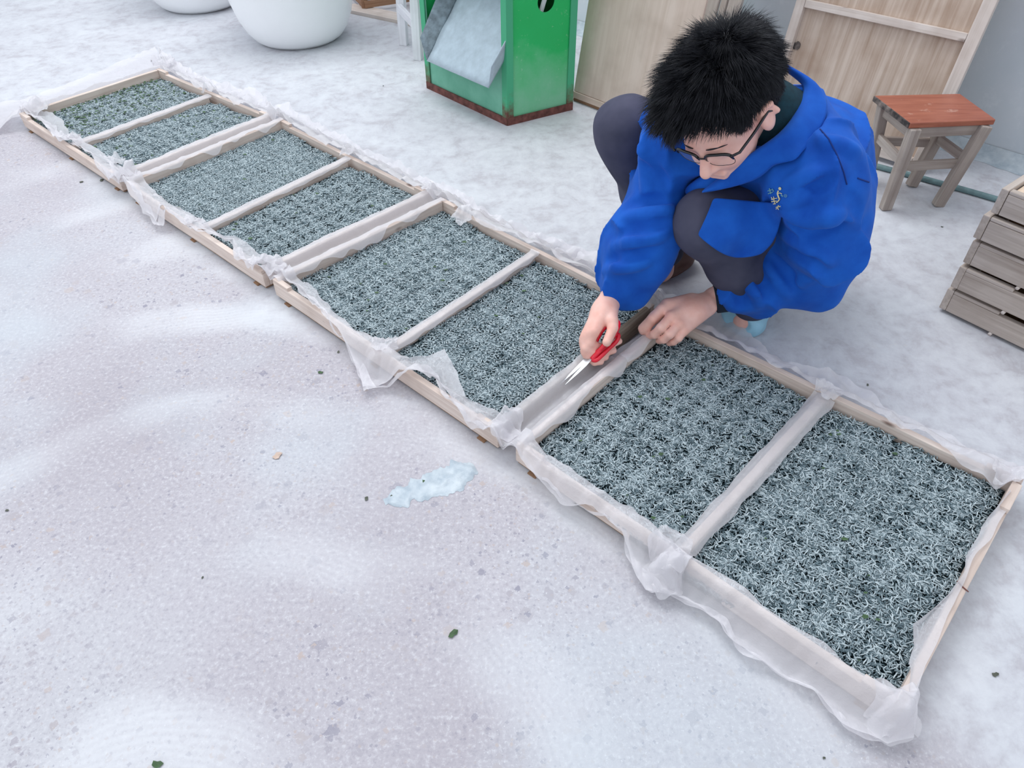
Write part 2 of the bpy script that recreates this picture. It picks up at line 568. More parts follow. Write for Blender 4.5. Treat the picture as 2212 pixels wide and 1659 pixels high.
# ------------------------------------------------------------------ floor and wall
ft = 0.1
fl = [(-6, -1.5), (5, -1.5), (5, 9), (-6, 9)]
vs = [(x, y, 0) for x, y in fl] + [(x, y, -ft) for x, y in fl]
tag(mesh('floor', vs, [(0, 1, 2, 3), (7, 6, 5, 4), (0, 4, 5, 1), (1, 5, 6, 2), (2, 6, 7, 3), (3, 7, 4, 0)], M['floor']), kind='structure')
bpy.data.objects['floor'].data.transform(Matrix.Translation(bpy.data.objects['floor'].location))
bpy.data.objects['floor'].location = (0, 0, 0)
WD = V(-0.6935, 0.7205, 0)      # along the wall, towards the far left
WN = V(-0.7205, -0.6935, 0)     # out of the wall, into the room
WP = V(1.467, 2.383, 0)
wall = beam('wall_back', WP + WD * 4.2 - WN * 0.1, WP - WD * 2.6 - WN * 0.1, 0.2, 2.6, M['wall'], bev=0)
tag(wall, kind='structure')
# rough cement fillet at the wall foot
vs, fs = [], []
N_ = 220
for i in range(N_ + 1):
    b = WP + WD * (3.6 - 5.6 * i / N_)
    for j, (dn, dz) in enumerate(((0.002, 0.035), (0.010, 0.026), (0.024, 0.014), (0.045, 0.006), (0.07, 0.0005))):
        q = b + WN * dn + V(0, 0, dz)
        nn = vnoise(q[None] * V(1, 1, 1), 60, 3)[0]
        n3 = vnoise(q[None], 14, 4)[0]
        q = q + WN * (nn - 0.4) * 0.012 * (j > 0) * (1 + n3) + V(0, 0, (nn - 0.5) * 0.008 * (0 < j < 4))
        vs.append(q)
for i in range(N_):
    for j in range(4):
        a = i * 5 + j
        fs.append((a, a + 1, a + 6, a + 5))
tag(mesh('trim_1', vs, fs, M['paste'], smooth=True), kind='structure')

# ------------------------------------------------------------------ trays
NEAR = [(42, 248), (146, 314), (263, 391), (425, 495), (577, 599), (817, 765), (1094, 950), (1447, 1218), (1951, 1537)]
FAR = [(345, 150), (455, 203), (600, 255), (755, 338), (945, 425), (1160, 540), (1432, 672), (1785, 850), (2210, 1040)]
RIM = 0.052
PN = [at(*q, RIM) * V(1, 1, 0) for q in NEAR]
PF = [at(*q, RIM) * V(1, 1, 0) for q in FAR]
TH = 0.015
SEG = []    # every board as plan segment (p, q, half thickness, top z) for draping the film
side_lbl = ['farthest tray of the row, at the top left end, larvae mixed with green leaf bits',
            'second tray of the row from the far left end',
            'third tray of the row, left of the scissors, bare board corner at its near left',
            'nearest tray of the row, right of the scissors, in the bottom right of the photo']


def unit(v):
    return v / np.linalg.norm(v)


TRAYQ = []
for k in range(4):
    a, b = 2 * k, 2 * k + 2
    du = unit(PN[b] - PN[a])
    g0 = 0.0 if a == 0 else 0.024
    g1 = 0.0 if b == 8 else 0.024
    A, B = PN[a] + du * g0, PN[b] - du * g1
    D, C = PF[a] + unit(PF[b] - PF[a]) * g0, PF[b] - unit(PF[b] - PF[a]) * g1
    TRAYQ.append((A, B, C, D))
    ctr = (A + B + C + D) / 4
    tray = empty('rearing_tray', ctr, 'pale wooden rearing tray with a middle bar, lined with clear film; ' + side_lbl[k], 'tray', 'wooden rearing trays laid end to end')
    if k == 0:
        tray['label'] = 'shallow pale wooden tray at the far top left end of the row'
    elif k == 1:
        tray['label'] = 'shallow pale wooden tray, second from the far left end of the row'
    elif k == 2:
        tray['label'] = 'shallow pale wooden tray under the scissors, bare board corner at its left'
    else:
        tray['label'] = 'shallow pale wooden tray nearest the camera, at the bottom right'
    Hb = RIM - 0.012
    for (p, q, nm, mt, h) in ((A, B, 'side_board', 'tray', Hb), (D, C, 'side_board', 'tray', Hb), (A, D, 'end_board', 'tray', Hb + 0.008), (B, C, 'end_board', 'tray_dark' if k == 2 else 'tray', Hb + 0.008)):
        e = unit(q - p)
        ins = 0.5 * TH
        inward = unit(ctr - (p + q) / 2); nrm = V(-e[1], e[0], 0); nrm *= np.sign(nrm @ inward)
        trim = 0.0 if nm == 'side_board' else TH * 1.02
        z0 = 0.009
        o = beam(nm, p + nrm * ins + e * trim + V(0, 0, z0), q + nrm * ins - e * trim + V(0, 0, z0), TH, h, M[mt], tray, warp=0.0007, cuts=6)
        if mt == 'tray_dark':
            o['label'] = 'dark weathered end board'
        SEG.append((p + nrm * ins, q + nrm * ins, TH / 2, z0 + h))
        if nm == 'side_board':
            for (c0, sgn) in ((p, 1), (q, -1)):
                s0 = c0 + nrm * ins + e * sgn * 0.001 + V(0, 0, z0 + h)
                local_box('corner_block', s0, e * sgn, np.cross(V(0, 0, 1), e * sgn), V(0, 0, 1), 0.062, TH * 0.98, 0.009, M['tray'], tray, 0.001)
    # middle bar
    p, q = PN[a + 1], PF[a + 1]
    e = unit(q - p)
    beam('divider', p + e * TH * 1.03 + V(0, 0, 0.014), q - e * TH * 1.03 + V(0, 0, 0.014), 0.017, 0.034, M['tray'], tray, 0.002, warp=0.001, cuts=6)
    SEG.append((p, q, 0.0085, 0.048))
    # bottom sheet with brown edge, laid on three battens
    i2 = 0.004
    vs = []
    for z in (0.0035, 0.0088):
        for c_ in (A, B, C, D):
            vs.append(c_ + (ctr - c_) * 0.012 + V(0, 0, z))
    mesh('bottom_panel', vs, [(3, 2, 1, 0), (4, 5, 6, 7), (0, 1, 5, 4), (1, 2, 6, 5), (2, 3, 7, 6), (3, 0, 4, 7)], M['under'], tray)
    for fr in (0.06, 0.5, 0.94):
        p0, q0 = A + (B - A) * fr, D + (C - D) * fr
        e = unit(q0 - p0)
        beam('bottom_batten', p0 - e * 0.004, q0 + e * 0.004, 0.02, 0.0034, M['under'], tray, 0)


A, B, C, D = TRAYQ[3]
e = unit(B - C); nrm = V(-e[1], e[0], 0); nrm *= np.sign(nrm @ (A - B))
s0 = C + nrm * 0.5 * TH + e * 0.03 + V(0, 0, RIM + 0.0055)
local_box('corner_block', s0, e, np.cross(V(0, 0, 1), e), V(0, 0, 1), 0.075, TH * 1.1, 0.011, M['tray'], tray, 0.001)
s0 = C + (B - C) * 0.54 + V(0, 0, RIM + 0.0058)
v_, f_ = tube_geo([s0 - nrm * 0.003 + e * 0.004, s0 + nrm * TH * 0.6, s0 + nrm * TH * 1.15 - e * 0.004], 0.0011, 6)
mesh('staple', v_, f_, bpy.data.materials['rusty_iron'], tray)

# ------------------------------------------------------------------ larvae
def larva_chunk(size, count, seed, leafy=0.0):
    r = np.random.default_rng(seed)
    vs, fs, tone = [], [], []
    S_ = 5
    for i in range(count):
        L = r.uniform(0.0072, 0.0118)
        rad = r.uniform(0.00085, 0.00118)
        x, y = r.uniform(-size / 2, size / 2, 2)
        z = 0.001 + r.random() * 0.0048
        a = r.uniform(0, 2 * math.pi)
        bend = r.uniform(-1.3, 1.3)
        tilt = r.uniform(-0.28, 0.28)
        pts = []
        p = V(x, y, z)
        for j in range(5):
            pts.append(p.copy())
            aa = a + bend * (j / 4 - 0.5)
            p = p + (L / 4) * V(math.cos(aa), math.sin(aa), tilt + r.uniform(-0.15, 0.15))
        pts = np.array(pts); pts -= (pts[2] - V(x, y, z))
        rr = rad * V(0.55, 1.0, 1.05, 0.95, 0.6)
        v, f = tube_geo(pts, rr, 5)
        o = len(vs)
        vs += v; fs += [tuple(k + o for k in q) for q in f]
        tv = min(1, max(0, r.normal(0.20, 0.20) + (z - 0.001) / 0.0048 * 0.62))  # deeper larvae get darker tones: shade in the gaps painted into colour
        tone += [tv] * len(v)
    return vs, fs, tone


TILE = 0.070
CH = []
for s_ in range(3):
    vs, fs, tone = larva_chunk(TILE, 330, 11 + s_)
    me = bpy.data.meshes.new('larvae_patch')
    me.from_pydata([tuple(v) for v in vs], [], fs)
    me.polygons.foreach_set('use_smooth', [True] * len(me.polygons))
    at2 = me.attributes.new('tone', 'FLOAT', 'POINT')
    at2.data.foreach_set('value', tone)
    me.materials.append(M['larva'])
    CH.append(me)


def larvae_nodes(name, quad, nx, ny, seed):
    """tile the object's own mesh over a four-cornered bed"""
    ng = bpy.data.node_groups.new(name, 'GeometryNodeTree')
    ng.interface.new_socket('Geometry', in_out='INPUT', socket_type='NodeSocketGeometry')
    ng.interface.new_socket('Geometry', in_out='OUTPUT', socket_type='NodeSocketGeometry')
    N, Lk = ng.nodes, ng.links
    gi, go = N.new('NodeGroupInput'), N.new('NodeGroupOutput')
    grid = N.new('GeometryNodeMeshGrid')
    grid.inputs['Size X'].default_value = 1 - 1.55 / nx
    grid.inputs['Size Y'].default_value = 1 - 1.55 / ny
    grid.inputs['Vertices X'].default_value = nx
    grid.inputs['Vertices Y'].default_value = ny
    pos = N.new('GeometryNodeInputPosition')
    sep = N.new('ShaderNodeSeparateXYZ'); Lk.new(pos.outputs[0], sep.inputs[0])

    def mth(op, a, b):
        m = N.new('ShaderNodeMath'); m.operation = op
        for i, v in enumerate((a, b)):
            if isinstance(v, float):
                m.inputs[i].default_value = v
            else:
                Lk.new(v, m.inputs[i])
        return m.outputs[0]
    u = mth('ADD', sep.outputs[0], 0.5); v = mth('ADD', sep.outputs[1], 0.5)

    def vmix(f, a, b):
        m = N.new('ShaderNodeMix'); m.data_type = 'VECTOR'; m.clamp_factor = False
        Lk.new(f, m.inputs[0])
        for i, q in ((4, a), (5, b)):
            if isinstance(q, tuple):
                m.inputs[i].default_value = q
            else:
                Lk.new(q, m.inputs[i])
        return m.outputs[1]
    A, B, C, D = [tuple(float(x) for x in q) for q in quad]
    p = vmix(v, vmix(u, A, B), vmix(u, D, C))
    nz = N.new('ShaderNodeTexNoise'); nz.inputs['Scale'].default_value = 14
    Lk.new(p, nz.inputs['Vector'])
    cz = N.new('ShaderNodeCombineXYZ'); Lk.new(mth('MULTIPLY', mth('SUBTRACT', nz.outputs[0], 0.5), 0.012), cz.inputs[2])
    ad = N.new('ShaderNodeVectorMath'); Lk.new(p, ad.inputs[0]); Lk.new(cz.outputs[0], ad.inputs[1])
    jt = N.new('FunctionNodeRandomValue'); jt.data_type = 'FLOAT_VECTOR'; jt.inputs['Seed'].default_value = seed + 3
    jt.inputs[0].default_value = (-0.009, -0.009, -0.0008); jt.inputs[1].default_value = (0.009, 0.009, 0.0008)
    ad2 = N.new('ShaderNodeVectorMath'); Lk.new(ad.outputs[0], ad2.inputs[0]); Lk.new(jt.outputs[0], ad2.inputs[1]); ad = ad2
    sp = N.new('GeometryNodeSetPosition'); Lk.new(grid.outputs[0], sp.inputs[0]); Lk.new(ad.outputs[0], sp.inputs['Position'])
    ri = N.new('FunctionNodeRandomValue'); ri.data_type = 'INT'
    ri.inputs[4].default_value = 0; ri.inputs[5].default_value = 3; ri.inputs['Seed'].default_value = seed
    ang = mth('MULTIPLY', ri.outputs[2], math.pi / 2)
    ea = unit(np.array(B) - np.array(A))
    ang = mth('ADD', ang, float(math.atan2(ea[1], ea[0])))
    rc = N.new('ShaderNodeCombineXYZ'); Lk.new(ang, rc.inputs[2])
    rs = N.new('FunctionNodeRandomValue'); rs.data_type = 'INT'; rs.inputs[4].default_value = 0; rs.inputs[5].default_value = 1; rs.inputs['Seed'].default_value = seed + 9
    sc = N.new('ShaderNodeCombineXYZ')
    Lk.new(mth('SUBTRACT', mth('MULTIPLY', rs.outputs[2], 2.0), 1.0), sc.inputs[0])
    sc.inputs[1].default_value = 1; sc.inputs[2].default_value = 1
    ip = N.new('GeometryNodeInstanceOnPoints')
    Lk.new(sp.outputs[0], ip.inputs['Points']); Lk.new(gi.outputs[0], ip.inputs['Instance'])
    Lk.new(rc.outputs[0], ip.inputs['Rotation']); Lk.new(sc.outputs[0], ip.inputs['Scale'])
    Lk.new(ip.outputs[0], go.inputs[0])
    return ng


def bil(q, u, v):
    A, B, C, D = q
    return (A * (1 - u) + B * u) * (1 - v) + (D * (1 - u) + C * u) * v


BEDZ = 0.028
cell_lbl = ['grey silkworm larvae with many green leaf bits in the farthest compartment, top left',
            'grey silkworm larvae in the second compartment from the far left end',
            'grey silkworm larvae in the third compartment from the far left end',
            'grey silkworm larvae in the fourth compartment from the far left end',
            'grey silkworm larvae in the fifth compartment, left of centre bar',
            'grey silkworm larvae in the compartment left of the red scissors',
            'grey silkworm larvae in the compartment right of the red scissors and hands',
            'grey silkworm larvae in the nearest compartment, bottom right corner']
CELLS = []
for k in range(4):
    A, B, C, D = TRAYQ[k]
    mid_n, mid_f = PN[2 * k + 1], PF[2 * k + 1]
    for h_ in range(2):
        if h_ == 0:
            q = (A, mid_n, mid_f, D); i0, i1 = TH, 0.0085
        else:
            q = (mid_n, B, C, mid_f); i0, i1 = 0.0085, TH
        ul = np.linalg.norm(q[1] - q[0]); vl = np.linalg.norm(q[3] - q[0])
        u0, u1 = i0 / ul, 1 - i1 / ul
        v0, v1 = TH / vl, 1 - TH / vl
        cq = [bil(q, u0, v0), bil(q, u1, v0), bil(q, u1, v1), bil(q, u0, v1)]
        CELLS.append(cq)
        ci = 2 * k + h_
        nx = max(2, round(np.linalg.norm(cq[1] - cq[0]) / TILE * 1.5)); ny = round(np.linalg.norm(cq[3] - cq[0]) / TILE * 1.5)
        me = CH[ci % 3]
        ctr = (cq[0] + cq[1] + cq[2] + cq[3]) / 4
        # leaf bed under the larvae: a thing of its own, with uneven top
        G = 36
        vs, fs = [], []
        for j in range(G + 1):
            for i in range(G + 1):
                p = bil(cq, i / G, j / G)
                nz_ = vnoise(p[None], 25, 5)[0]
                vs.append(p + V(0, 0, BEDZ - 0.003 + 0.004 * (nz_ - 0.5)))
        for j in range(G):
            for i in range(G):
                a_ = j * (G + 1) + i
                fs.append((a_, a_ + 1, a_ + G + 2, a_ + G + 1))
        nb = len(vs)
        ring = [i for i in range(G + 1)] + [j * (G + 1) + G for j in range(1, G + 1)] + [G * (G + 1) + i for i in range(G - 1, -1, -1)] + [j * (G + 1) for j in range(G - 1, 0, -1)]
        for r_ in ring:
            vs.append(vs[r_] * V(1, 1, 0) + V(0, 0, 0.0095))
        for i in range(len(ring)):
            j = (i + 1) % len(ring)
            fs.append((ring[i], nb + i, nb + j, ring[j]))
        fs.append(tuple(nb + i for i in range(len(ring))))
        bed = mesh('leaf_bed', vs, fs, M['bed'], smooth=True)
        tag(bed, cell_lbl[ci].replace('grey silkworm larvae', 'dark leaf litter bed beneath the larvae').replace('with many green leaf bits ', ''), 'litter', 'leaf litter beds in the trays', 'stuff')
        o = bpy.data.objects.new('silkworm_larvae', me)
        COL.objects.link(o)
        o.location = ctr + V(0, 0, BEDZ - 0.002)
        ng = larvae_nodes('lay_larvae', [c_ - ctr for c_ in cq], nx, ny, ci)
        md = o.modifiers.new('tiles', 'NODES'); md.node_group = ng
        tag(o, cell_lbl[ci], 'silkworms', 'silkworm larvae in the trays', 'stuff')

# ------------------------------------------------------------------ plastic film
SEGA = np.array([[*s[0][:2], *s[1][:2], s[2], s[3]] for s in SEG])
QN = PN
OUTL = np.array([PN[0], PN[8], PF[8], PF[0]])[:, :2]


def inside_row(P):
    r = np.ones(len(P), bool)
    for i in range(4):
        a, b = OUTL[i], OUTL[(i + 1) % 4]
        e = b - a
        r &= (e[0] * (P[:, 1] - a[1]) - e[1] * (P[:, 0] - a[0])) > -0.0
    return r


def drape(P, soft_in=0.012, soft_out=0.035, zin=0.036, zout=0.004):
    """height of the top of whatever lies at each plan point, with the film spanning the drops"""
    P = P[:, :2]
    ins = inside_row(P)
    base = np.where(ins, zin, zout)
    soft = np.where(ins, soft_in, soft_out)
    z = base.copy()
    for (ax, ay, bx, by, hw, top) in SEGA:
        a = np.array([ax, ay]); b = np.array([bx, by]); e = b - a; L2 = e @ e
        t_ = np.clip(((P - a) @ e) / L2, 0, 1)
        d = np.linalg.norm(P - (a + t_[:, None] * e), axis=1)
        k = np.clip(1 - (d - hw - 0.0015) / soft, 0, 1)
        k = k * k * (3 - 2 * k) * 0.5 + k * 0.5
        z = np.maximum(z, base + (top + 0.0022 - base) * k)
    return z


def facet(P, scale, seed):
    """value interpolated linearly over a triangle lattice: flat facets with sharp creases"""
    Q = P * scale
    sk = (Q[:, 0] + Q[:, 1]) * 0.366025
    U = np.column_stack([Q[:, 0] + sk, Q[:, 1] + sk])
    I = np.floor(U).astype(np.int64); F = U - I
    up = F[:, 0] > F[:, 1]
    h = lambda i, j: _hash(i, j, np.zeros_like(i), seed)
    h00 = h(I[:, 0], I[:, 1]); h11 = h(I[:, 0] + 1, I[:, 1] + 1)
    hm = np.where(up, h(I[:, 0] + 1, I[:, 1]), h(I[:, 0], I[:, 1] + 1))
    fmax = np.maximum(F[:, 0], F[:, 1]); fmin = np.minimum(F[:, 0], F[:, 1])
    return h00 * (1 - fmax) + hm * (fmax - fmin) + h11 * fmin


def crumple(P, amp, seed=0):
    P = P[:, :2]
    Q = np.column_stack([P, np.full(len(P), seed * 3.7)])
    w = np.column_stack([vnoise(Q, 10, seed + 50), vnoise(Q, 10, seed + 51)]) - 0.5
    R_ = P + w * 0.05
    ang = seed * 0.9
    R_ = np.column_stack([R_[:, 0] * math.cos(ang) - R_[:, 1] * math.sin(ang), R_[:, 0] * math.sin(ang) + R_[:, 1] * math.cos(ang)])
    return amp * (1.1 * facet(R_ * np.array([1, 1.5]), 22, seed) + 0.55 * facet(R_[:, ::-1], 48, seed + 1) + 0.18 * facet(R_, 110, seed + 2))


FILM = []


def strip(st, sub, across, amp, seed, zi=0.036, zo=0.01, lift_i=0.0, lift_o=0.0, wavy=0.004, **kw):
    """st: list of ((px,py) inner, (px,py) outer[, z outer]) stations seen in the photograph, turned into plan points"""
    I = np.array([at(*s[0], zi)[:2] for s in st]); O = np.array([at(*s[1], s[2] if len(s) > 2 else zo)[:2] for s in st])
    n = len(st)
    d = np.r_[0, np.cumsum(np.linalg.norm(np.diff((I + O) / 2, axis=0), axis=1))]
    m = max(4, int(d[-1] / sub))
    tt = np.linspace(0, d[-1], m)
    Ii = np.column_stack([np.interp(tt, d, I[:, k]) for k in (0, 1)])
    Oi = np.column_stack([np.interp(tt, d, O[:, k]) for k in (0, 1)])
    f = np.linspace(0, 1, across + 1)
    P = Ii[:, None] * (1 - f)[None, :, None] + Oi[:, None] * f[None, :, None]
    F2 = np.broadcast_to(f, (m, across + 1)).ravel()
    P = P.reshape(-1, 2)
    P3 = np.column_stack([P, np.zeros(len(P))])
    wob = np.column_stack([vnoise(P3, 22, seed + 7), vnoise(P3, 22, seed + 8)]) - 0.5
    P = P + wob * wavy * 2
    z = drape(P, **kw) + crumple(P, amp, seed)
    z = z + lift_i * np.clip(1 - F2 * 3, 0, 1) ** 1.5 + lift_o * np.clip(F2 * 3 - 2, 0, 1) ** 1.5 * (0.4 + 0.9 * vnoise(P3, 30, seed + 5))
    vs = np.column_stack([P, z])
    fs = []
    w = across + 1
    for i in range(m - 1):
        for j in range(across):
            a_ = i * w + j
            fs.append((a_, a_ + 1, a_ + w + 1, a_ + w))
    FILM.append((list(vs), fs))


T_ = 0.054
near_st = [((60, 238), (36, 252)), ((105, 252), (86, 264), T_), ((141, 268), (112, 290), T_), ((155, 300), (128, 326)), ((178, 306), (158, 326)),
           ((197, 321), (190, 352)), ((224, 343), (210, 368)), ((277, 373), (248, 412)), ((312, 396), (280, 422)), ((342, 428), (312, 464)),
           ((374, 454), (338, 488)), ((392, 457), (360, 476)), ((423, 477), (403, 513)), ((472, 510), (449, 533)), ((521, 530), (511, 545)),
           ((566, 558), (514, 588)), ((597, 571), (566, 614)), ((622, 590), (590, 606)), ((687, 639), (648, 632), T_), ((714, 676), (687, 668), T_),
           ((721, 697), (708, 717)), ((755, 717), (743, 751)), ((800, 745), (755, 770)), ((850, 768), (786, 846)), ((885, 790), (825, 837)),
           ((922, 777), (869, 829)), ((960, 768), (905, 813), 0.05), ((985, 812), (936, 828), T_), ((1003, 857), (948, 848)), ((1008, 877), (959, 882)),
           ((1044, 887), (990, 918)), ((1086, 907), (1003, 934)), ((1129, 950), (1057, 965)), ((1169, 988), (1113, 1006)), ((1205, 1020), (1162, 1052)),
           ((1260, 1062), (1210, 1095)), ((1310, 1088), (1262, 1120)), ((1335, 1095), (1302, 1135)), ((1365, 1107), (1342, 1166)), ((1424, 1177), (1366, 1235)),
           ((1477, 1221), (1397, 1285)), ((1531, 1247), (1457, 1298)), ((1589, 1283), (1514, 1326)), ((1671, 1350), (1556, 1371)), ((1733, 1395), (1630, 1425)),
           ((1795, 1437), (1712, 1474)), ((1848, 1472), (1766, 1508)), ((1898, 1507), (1815, 1565)), ((1943, 1522), (1914, 1614)), ((1962, 1522), (1970, 1606))]
far_st = [((352, 158), (345, 108)), ((387, 177), (385, 140)), ((430, 202), (447, 172)), ((462, 204), (508, 194)), ((508, 236), (553, 204)), ((579, 256), (597, 236)),
          ((607, 266), (628, 236)), ((640, 290), (662, 262)), ((694, 322), (748, 302)), ((758, 343), (778, 328)), ((789, 368), (850, 356)), ((840, 391), (901, 380)), ((891, 415), (931, 398)),
          ((948, 440), (978, 412)), ((993, 465), (1028, 448)), ((1030, 492), (1079, 478)), ((1094, 522), (1144, 508)), ((1162, 548), (1190, 516)), ((1200, 572), (1262, 543)),
          ((1292, 612), (1322, 575)), ((1345, 640), (1365, 600)), ((1400, 665), (1430, 628)), ((1440, 692), (1500, 662)), ((1500, 722), (1562, 688)), ((1598, 772), (1622, 720)),
          ((1668, 812), (1674, 783)), ((1760, 848), (1815, 808)), ((1815, 878), (1862, 838)), ((1907, 926), (1921, 897)), ((1995, 962), (2060, 957)), ((2061, 1002), (2108, 992)),
          ((2149, 1062), (2171, 1030)), ((2186, 1066), (2206, 1040))]
strip(near_st, 0.0032, 26, 0.0125, 1, zo=0.012, wavy=0.006, soft_out=0.034, lift_i=0.006, lift_o=0.007)
strip(far_st, 0.0035, 20, 0.0140, 2, zo=0.02, lift_o=0.012, wavy=0.006, soft_out=0.05)
# second, looser fold of film lying along both rims
strip([((a[0] * 0.35 + b[0] * 0.65, a[1] * 0.35 + b[1] * 0.65), b) + tuple(r) for (a, b, *r) in near_st], 0.0035, 9, 0.0170, 5, zi=0.04, zo=0.012, soft_out=0.034, wavy=0.009)
strip([((a[0] * 0.4 + b[0] * 0.6, a[1] * 0.4 + b[1] * 0.6), b) for (a, b, *r) in far_st[:20]], 0.0035, 9, 0.022, 6, zi=0.04, zo=0.02, lift_o=0.014, wavy=0.012, soft_out=0.06)
# far left end, spilling over the floor
strip([((46, 262), (-70, 300)), ((62, 246), (-60, 242)), ((110, 238), (60, 218)), ((200, 207), (150, 188)), ((270, 178), (238, 152)), ((352, 160), (338, 108))], 0.004, 26, 0.009, 3, zo=0.004, lift_o=0.006, soft_out=0.09)
# right end: stands up inside the end board
strip([((2164, 1080), (2206, 1062)), ((2108, 1150), (2160, 1118)), ((2066, 1262), (2112, 1196)), ((2036, 1302), (2076, 1270)), ((1966, 1350), (2046, 1330)), ((1968, 1400), (2016, 1390)), ((1950, 1440), (1990, 1438)), ((1944, 1514), (1966, 1505))],
      0.004, 14, 0.003, 4, zi=0.046, zo=RIM, lift_i=0.014, zin=0.036)


def cross_film(pa, pb, half_w, off, amp, seed, sub=0.004, n=14, **kw):
    e = unit(pb - pa); nrm = V(-e[1], e[0], 0)
    m = int(np.linalg.norm(pb - pa) / sub)
    P = []
    for i in range(m + 1):
        c_ = pa + (pb - pa) * i / m
        hw = half_w * (1 + 0.35 * (vnoise(c_[None], 25, seed)[0] - 0.5))
        for j in range(n + 1):
            P.append(c_ + nrm * (off + hw * (2 * j / n - 1)))
    P = np.array(P)
    z = drape(P[:, :2], **kw) + crumple(P[:, :2], amp, seed)
    fs = []
    for i in range(m):
        for j in range(n):
            a_ = i * (n + 1) + j
            fs.append((a_, a_ + 1, a_ + n + 2, a_ + n + 1))
    FILM.append((list(np.column_stack([P[:, :2], z])), fs))


for i in range(1, 8):
    if i % 2:
        cross_film(PN[i] + (PF[i] - PN[i]) * 0.02, PN[i] + (PF[i] - PN[i]) * 0.99, 0.0165 if i < 7 else 0.022, 0, 0.0025 if i < 7 else 0.0045, 20 + i)
    else:
        cross_film(PN[i] + (PF[i] - PN[i]) * 0.01, PN[i] + (PF[i] - PN[i]) * (0.99 if i != 6 else 0.64), 0.047, 0, 0.0045, 20 + i, n=26, soft_in=0.016, zin=0.034)
def clump(px, py, r, amp, seed):
    c_ = at(px, py, RIM)[:2]
    n, m = 34, 34
    P = []
    for i in range(n + 1):
        for j in range(m + 1):
            u, v = 2 * i / n - 1, 2 * j / m - 1
            x, y = u * math.sqrt(1 - v * v / 2), v * math.sqrt(1 - u * u / 2)
            rr = r * (1 + 0.5 * (vnoise(V(math.atan2(y, x) * 1.5, seed, 0)[None], 1.0, seed)[0] - 0.5))
            P.append((c_[0] + x * rr, c_[1] + y * rr))
    P = np.array(P)
    P3 = np.column_stack([P, np.zeros(len(P))])
    P = P + (np.column_stack([vnoise(P3, 60, seed), vnoise(P3, 60, seed + 1)]) - 0.5) * 0.012
    z = drape(P, soft_out=0.03) + crumple(P * 1.6, amp, seed) * (1 + 0.8 * vnoise(P3, 45, seed + 4))
    fs_ = [(i * (m + 1) + j, i * (m + 1) + j + 1, (i + 1) * (m + 1) + j + 1, (i + 1) * (m + 1) + j) for i in range(n) for j in range(m)]
    FILM.append((list(np.column_stack([P, z])), fs_))


for i_, (px, py, r_, a_) in enumerate([(1447, 1192, .036, .020), (1440, 1235, .03, .014), (832, 748, .032, .014), (600, 585, .030, .016), (560, 575, .028, .016), (272, 380, .040, .022), (150, 302, .034, .018),
                                       (245, 350, .03, .018), (425, 480, .026, .014), (1098, 925, .034, .014), (1408, 652, .030, .026), (1384, 672, .022, .016), (1783, 852, .026, .014), (2172, 1030, .030, .016),
                                       (940, 418, .034, .018), (757, 334, .028, .016), (604, 250, .040, .024), (455, 198, .034, .020), (348, 128, .045, .026), (80, 238, .05, .018), (1935, 1530, .034, .014), (1000, 470, .03, .015)]):
    clump(px, py, r_, a_, 200 + 7 * i_)
cross_film(PN[6] + (PF[6] - PN[6]) * 0.62, PN[6] + (PF[6] - PN[6]) * 0.985, 0.027, -0.022, 0.005, 77, n=16, soft_in=0.016, zin=0.034)
vs, fs = merge(*FILM)
film = mesh('plastic_film', vs, fs, M['film'], smooth=False)
tag(film, 'clear milky plastic sheet lining the wooden trays, its crumpled edges over the rims', 'plastic sheet')
film.data.polygons.foreach_set('use_smooth', [True] * len(film.data.polygons))
m_ = film.modifiers.new('smooth', 'SMOOTH'); m_.iterations = 1

# ------------------------------------------------------------------ leaf scraps and marks on the floor and bed
def leaf(px, py, size, mat, label, z=0.0, ang=None, name='leaf_scrap', group='leaf scraps on the floor'):
    c_ = at(px, py, z)
    a0 = random.uniform(0, 6.28) if ang is None else ang
    n = 8
    top, bot = [], []
    for i in range(n):
        a = a0 + 2 * math.pi * i / n
        r = size * (0.5 + 0.5 * abs(math.cos(a - a0))) * random.uniform(0.65, 1.1)
        zz = 0.0016 + size * 0.18 * random.random()
        top.append(c_ + V(r * math.cos(a), r * math.sin(a), zz))
        bot.append(c_ + V(r * math.cos(a) * 0.97, r * math.sin(a) * 0.97, max(0.0004, zz - 0.0008)))
    vs = top + bot + [c_ + V(0, 0, 0.0022 + size * 0.12)]
    fs = [(i, (i + 1) % n, 2 * n) for i in range(n)] + [(i, n + i, n + (i + 1) % n, (i + 1) % n) for i in range(n)] + [tuple(range(2 * n - 1, n - 1, -1))]
    return tag(mesh(name, vs, fs, mat), label, 'leaf', group)


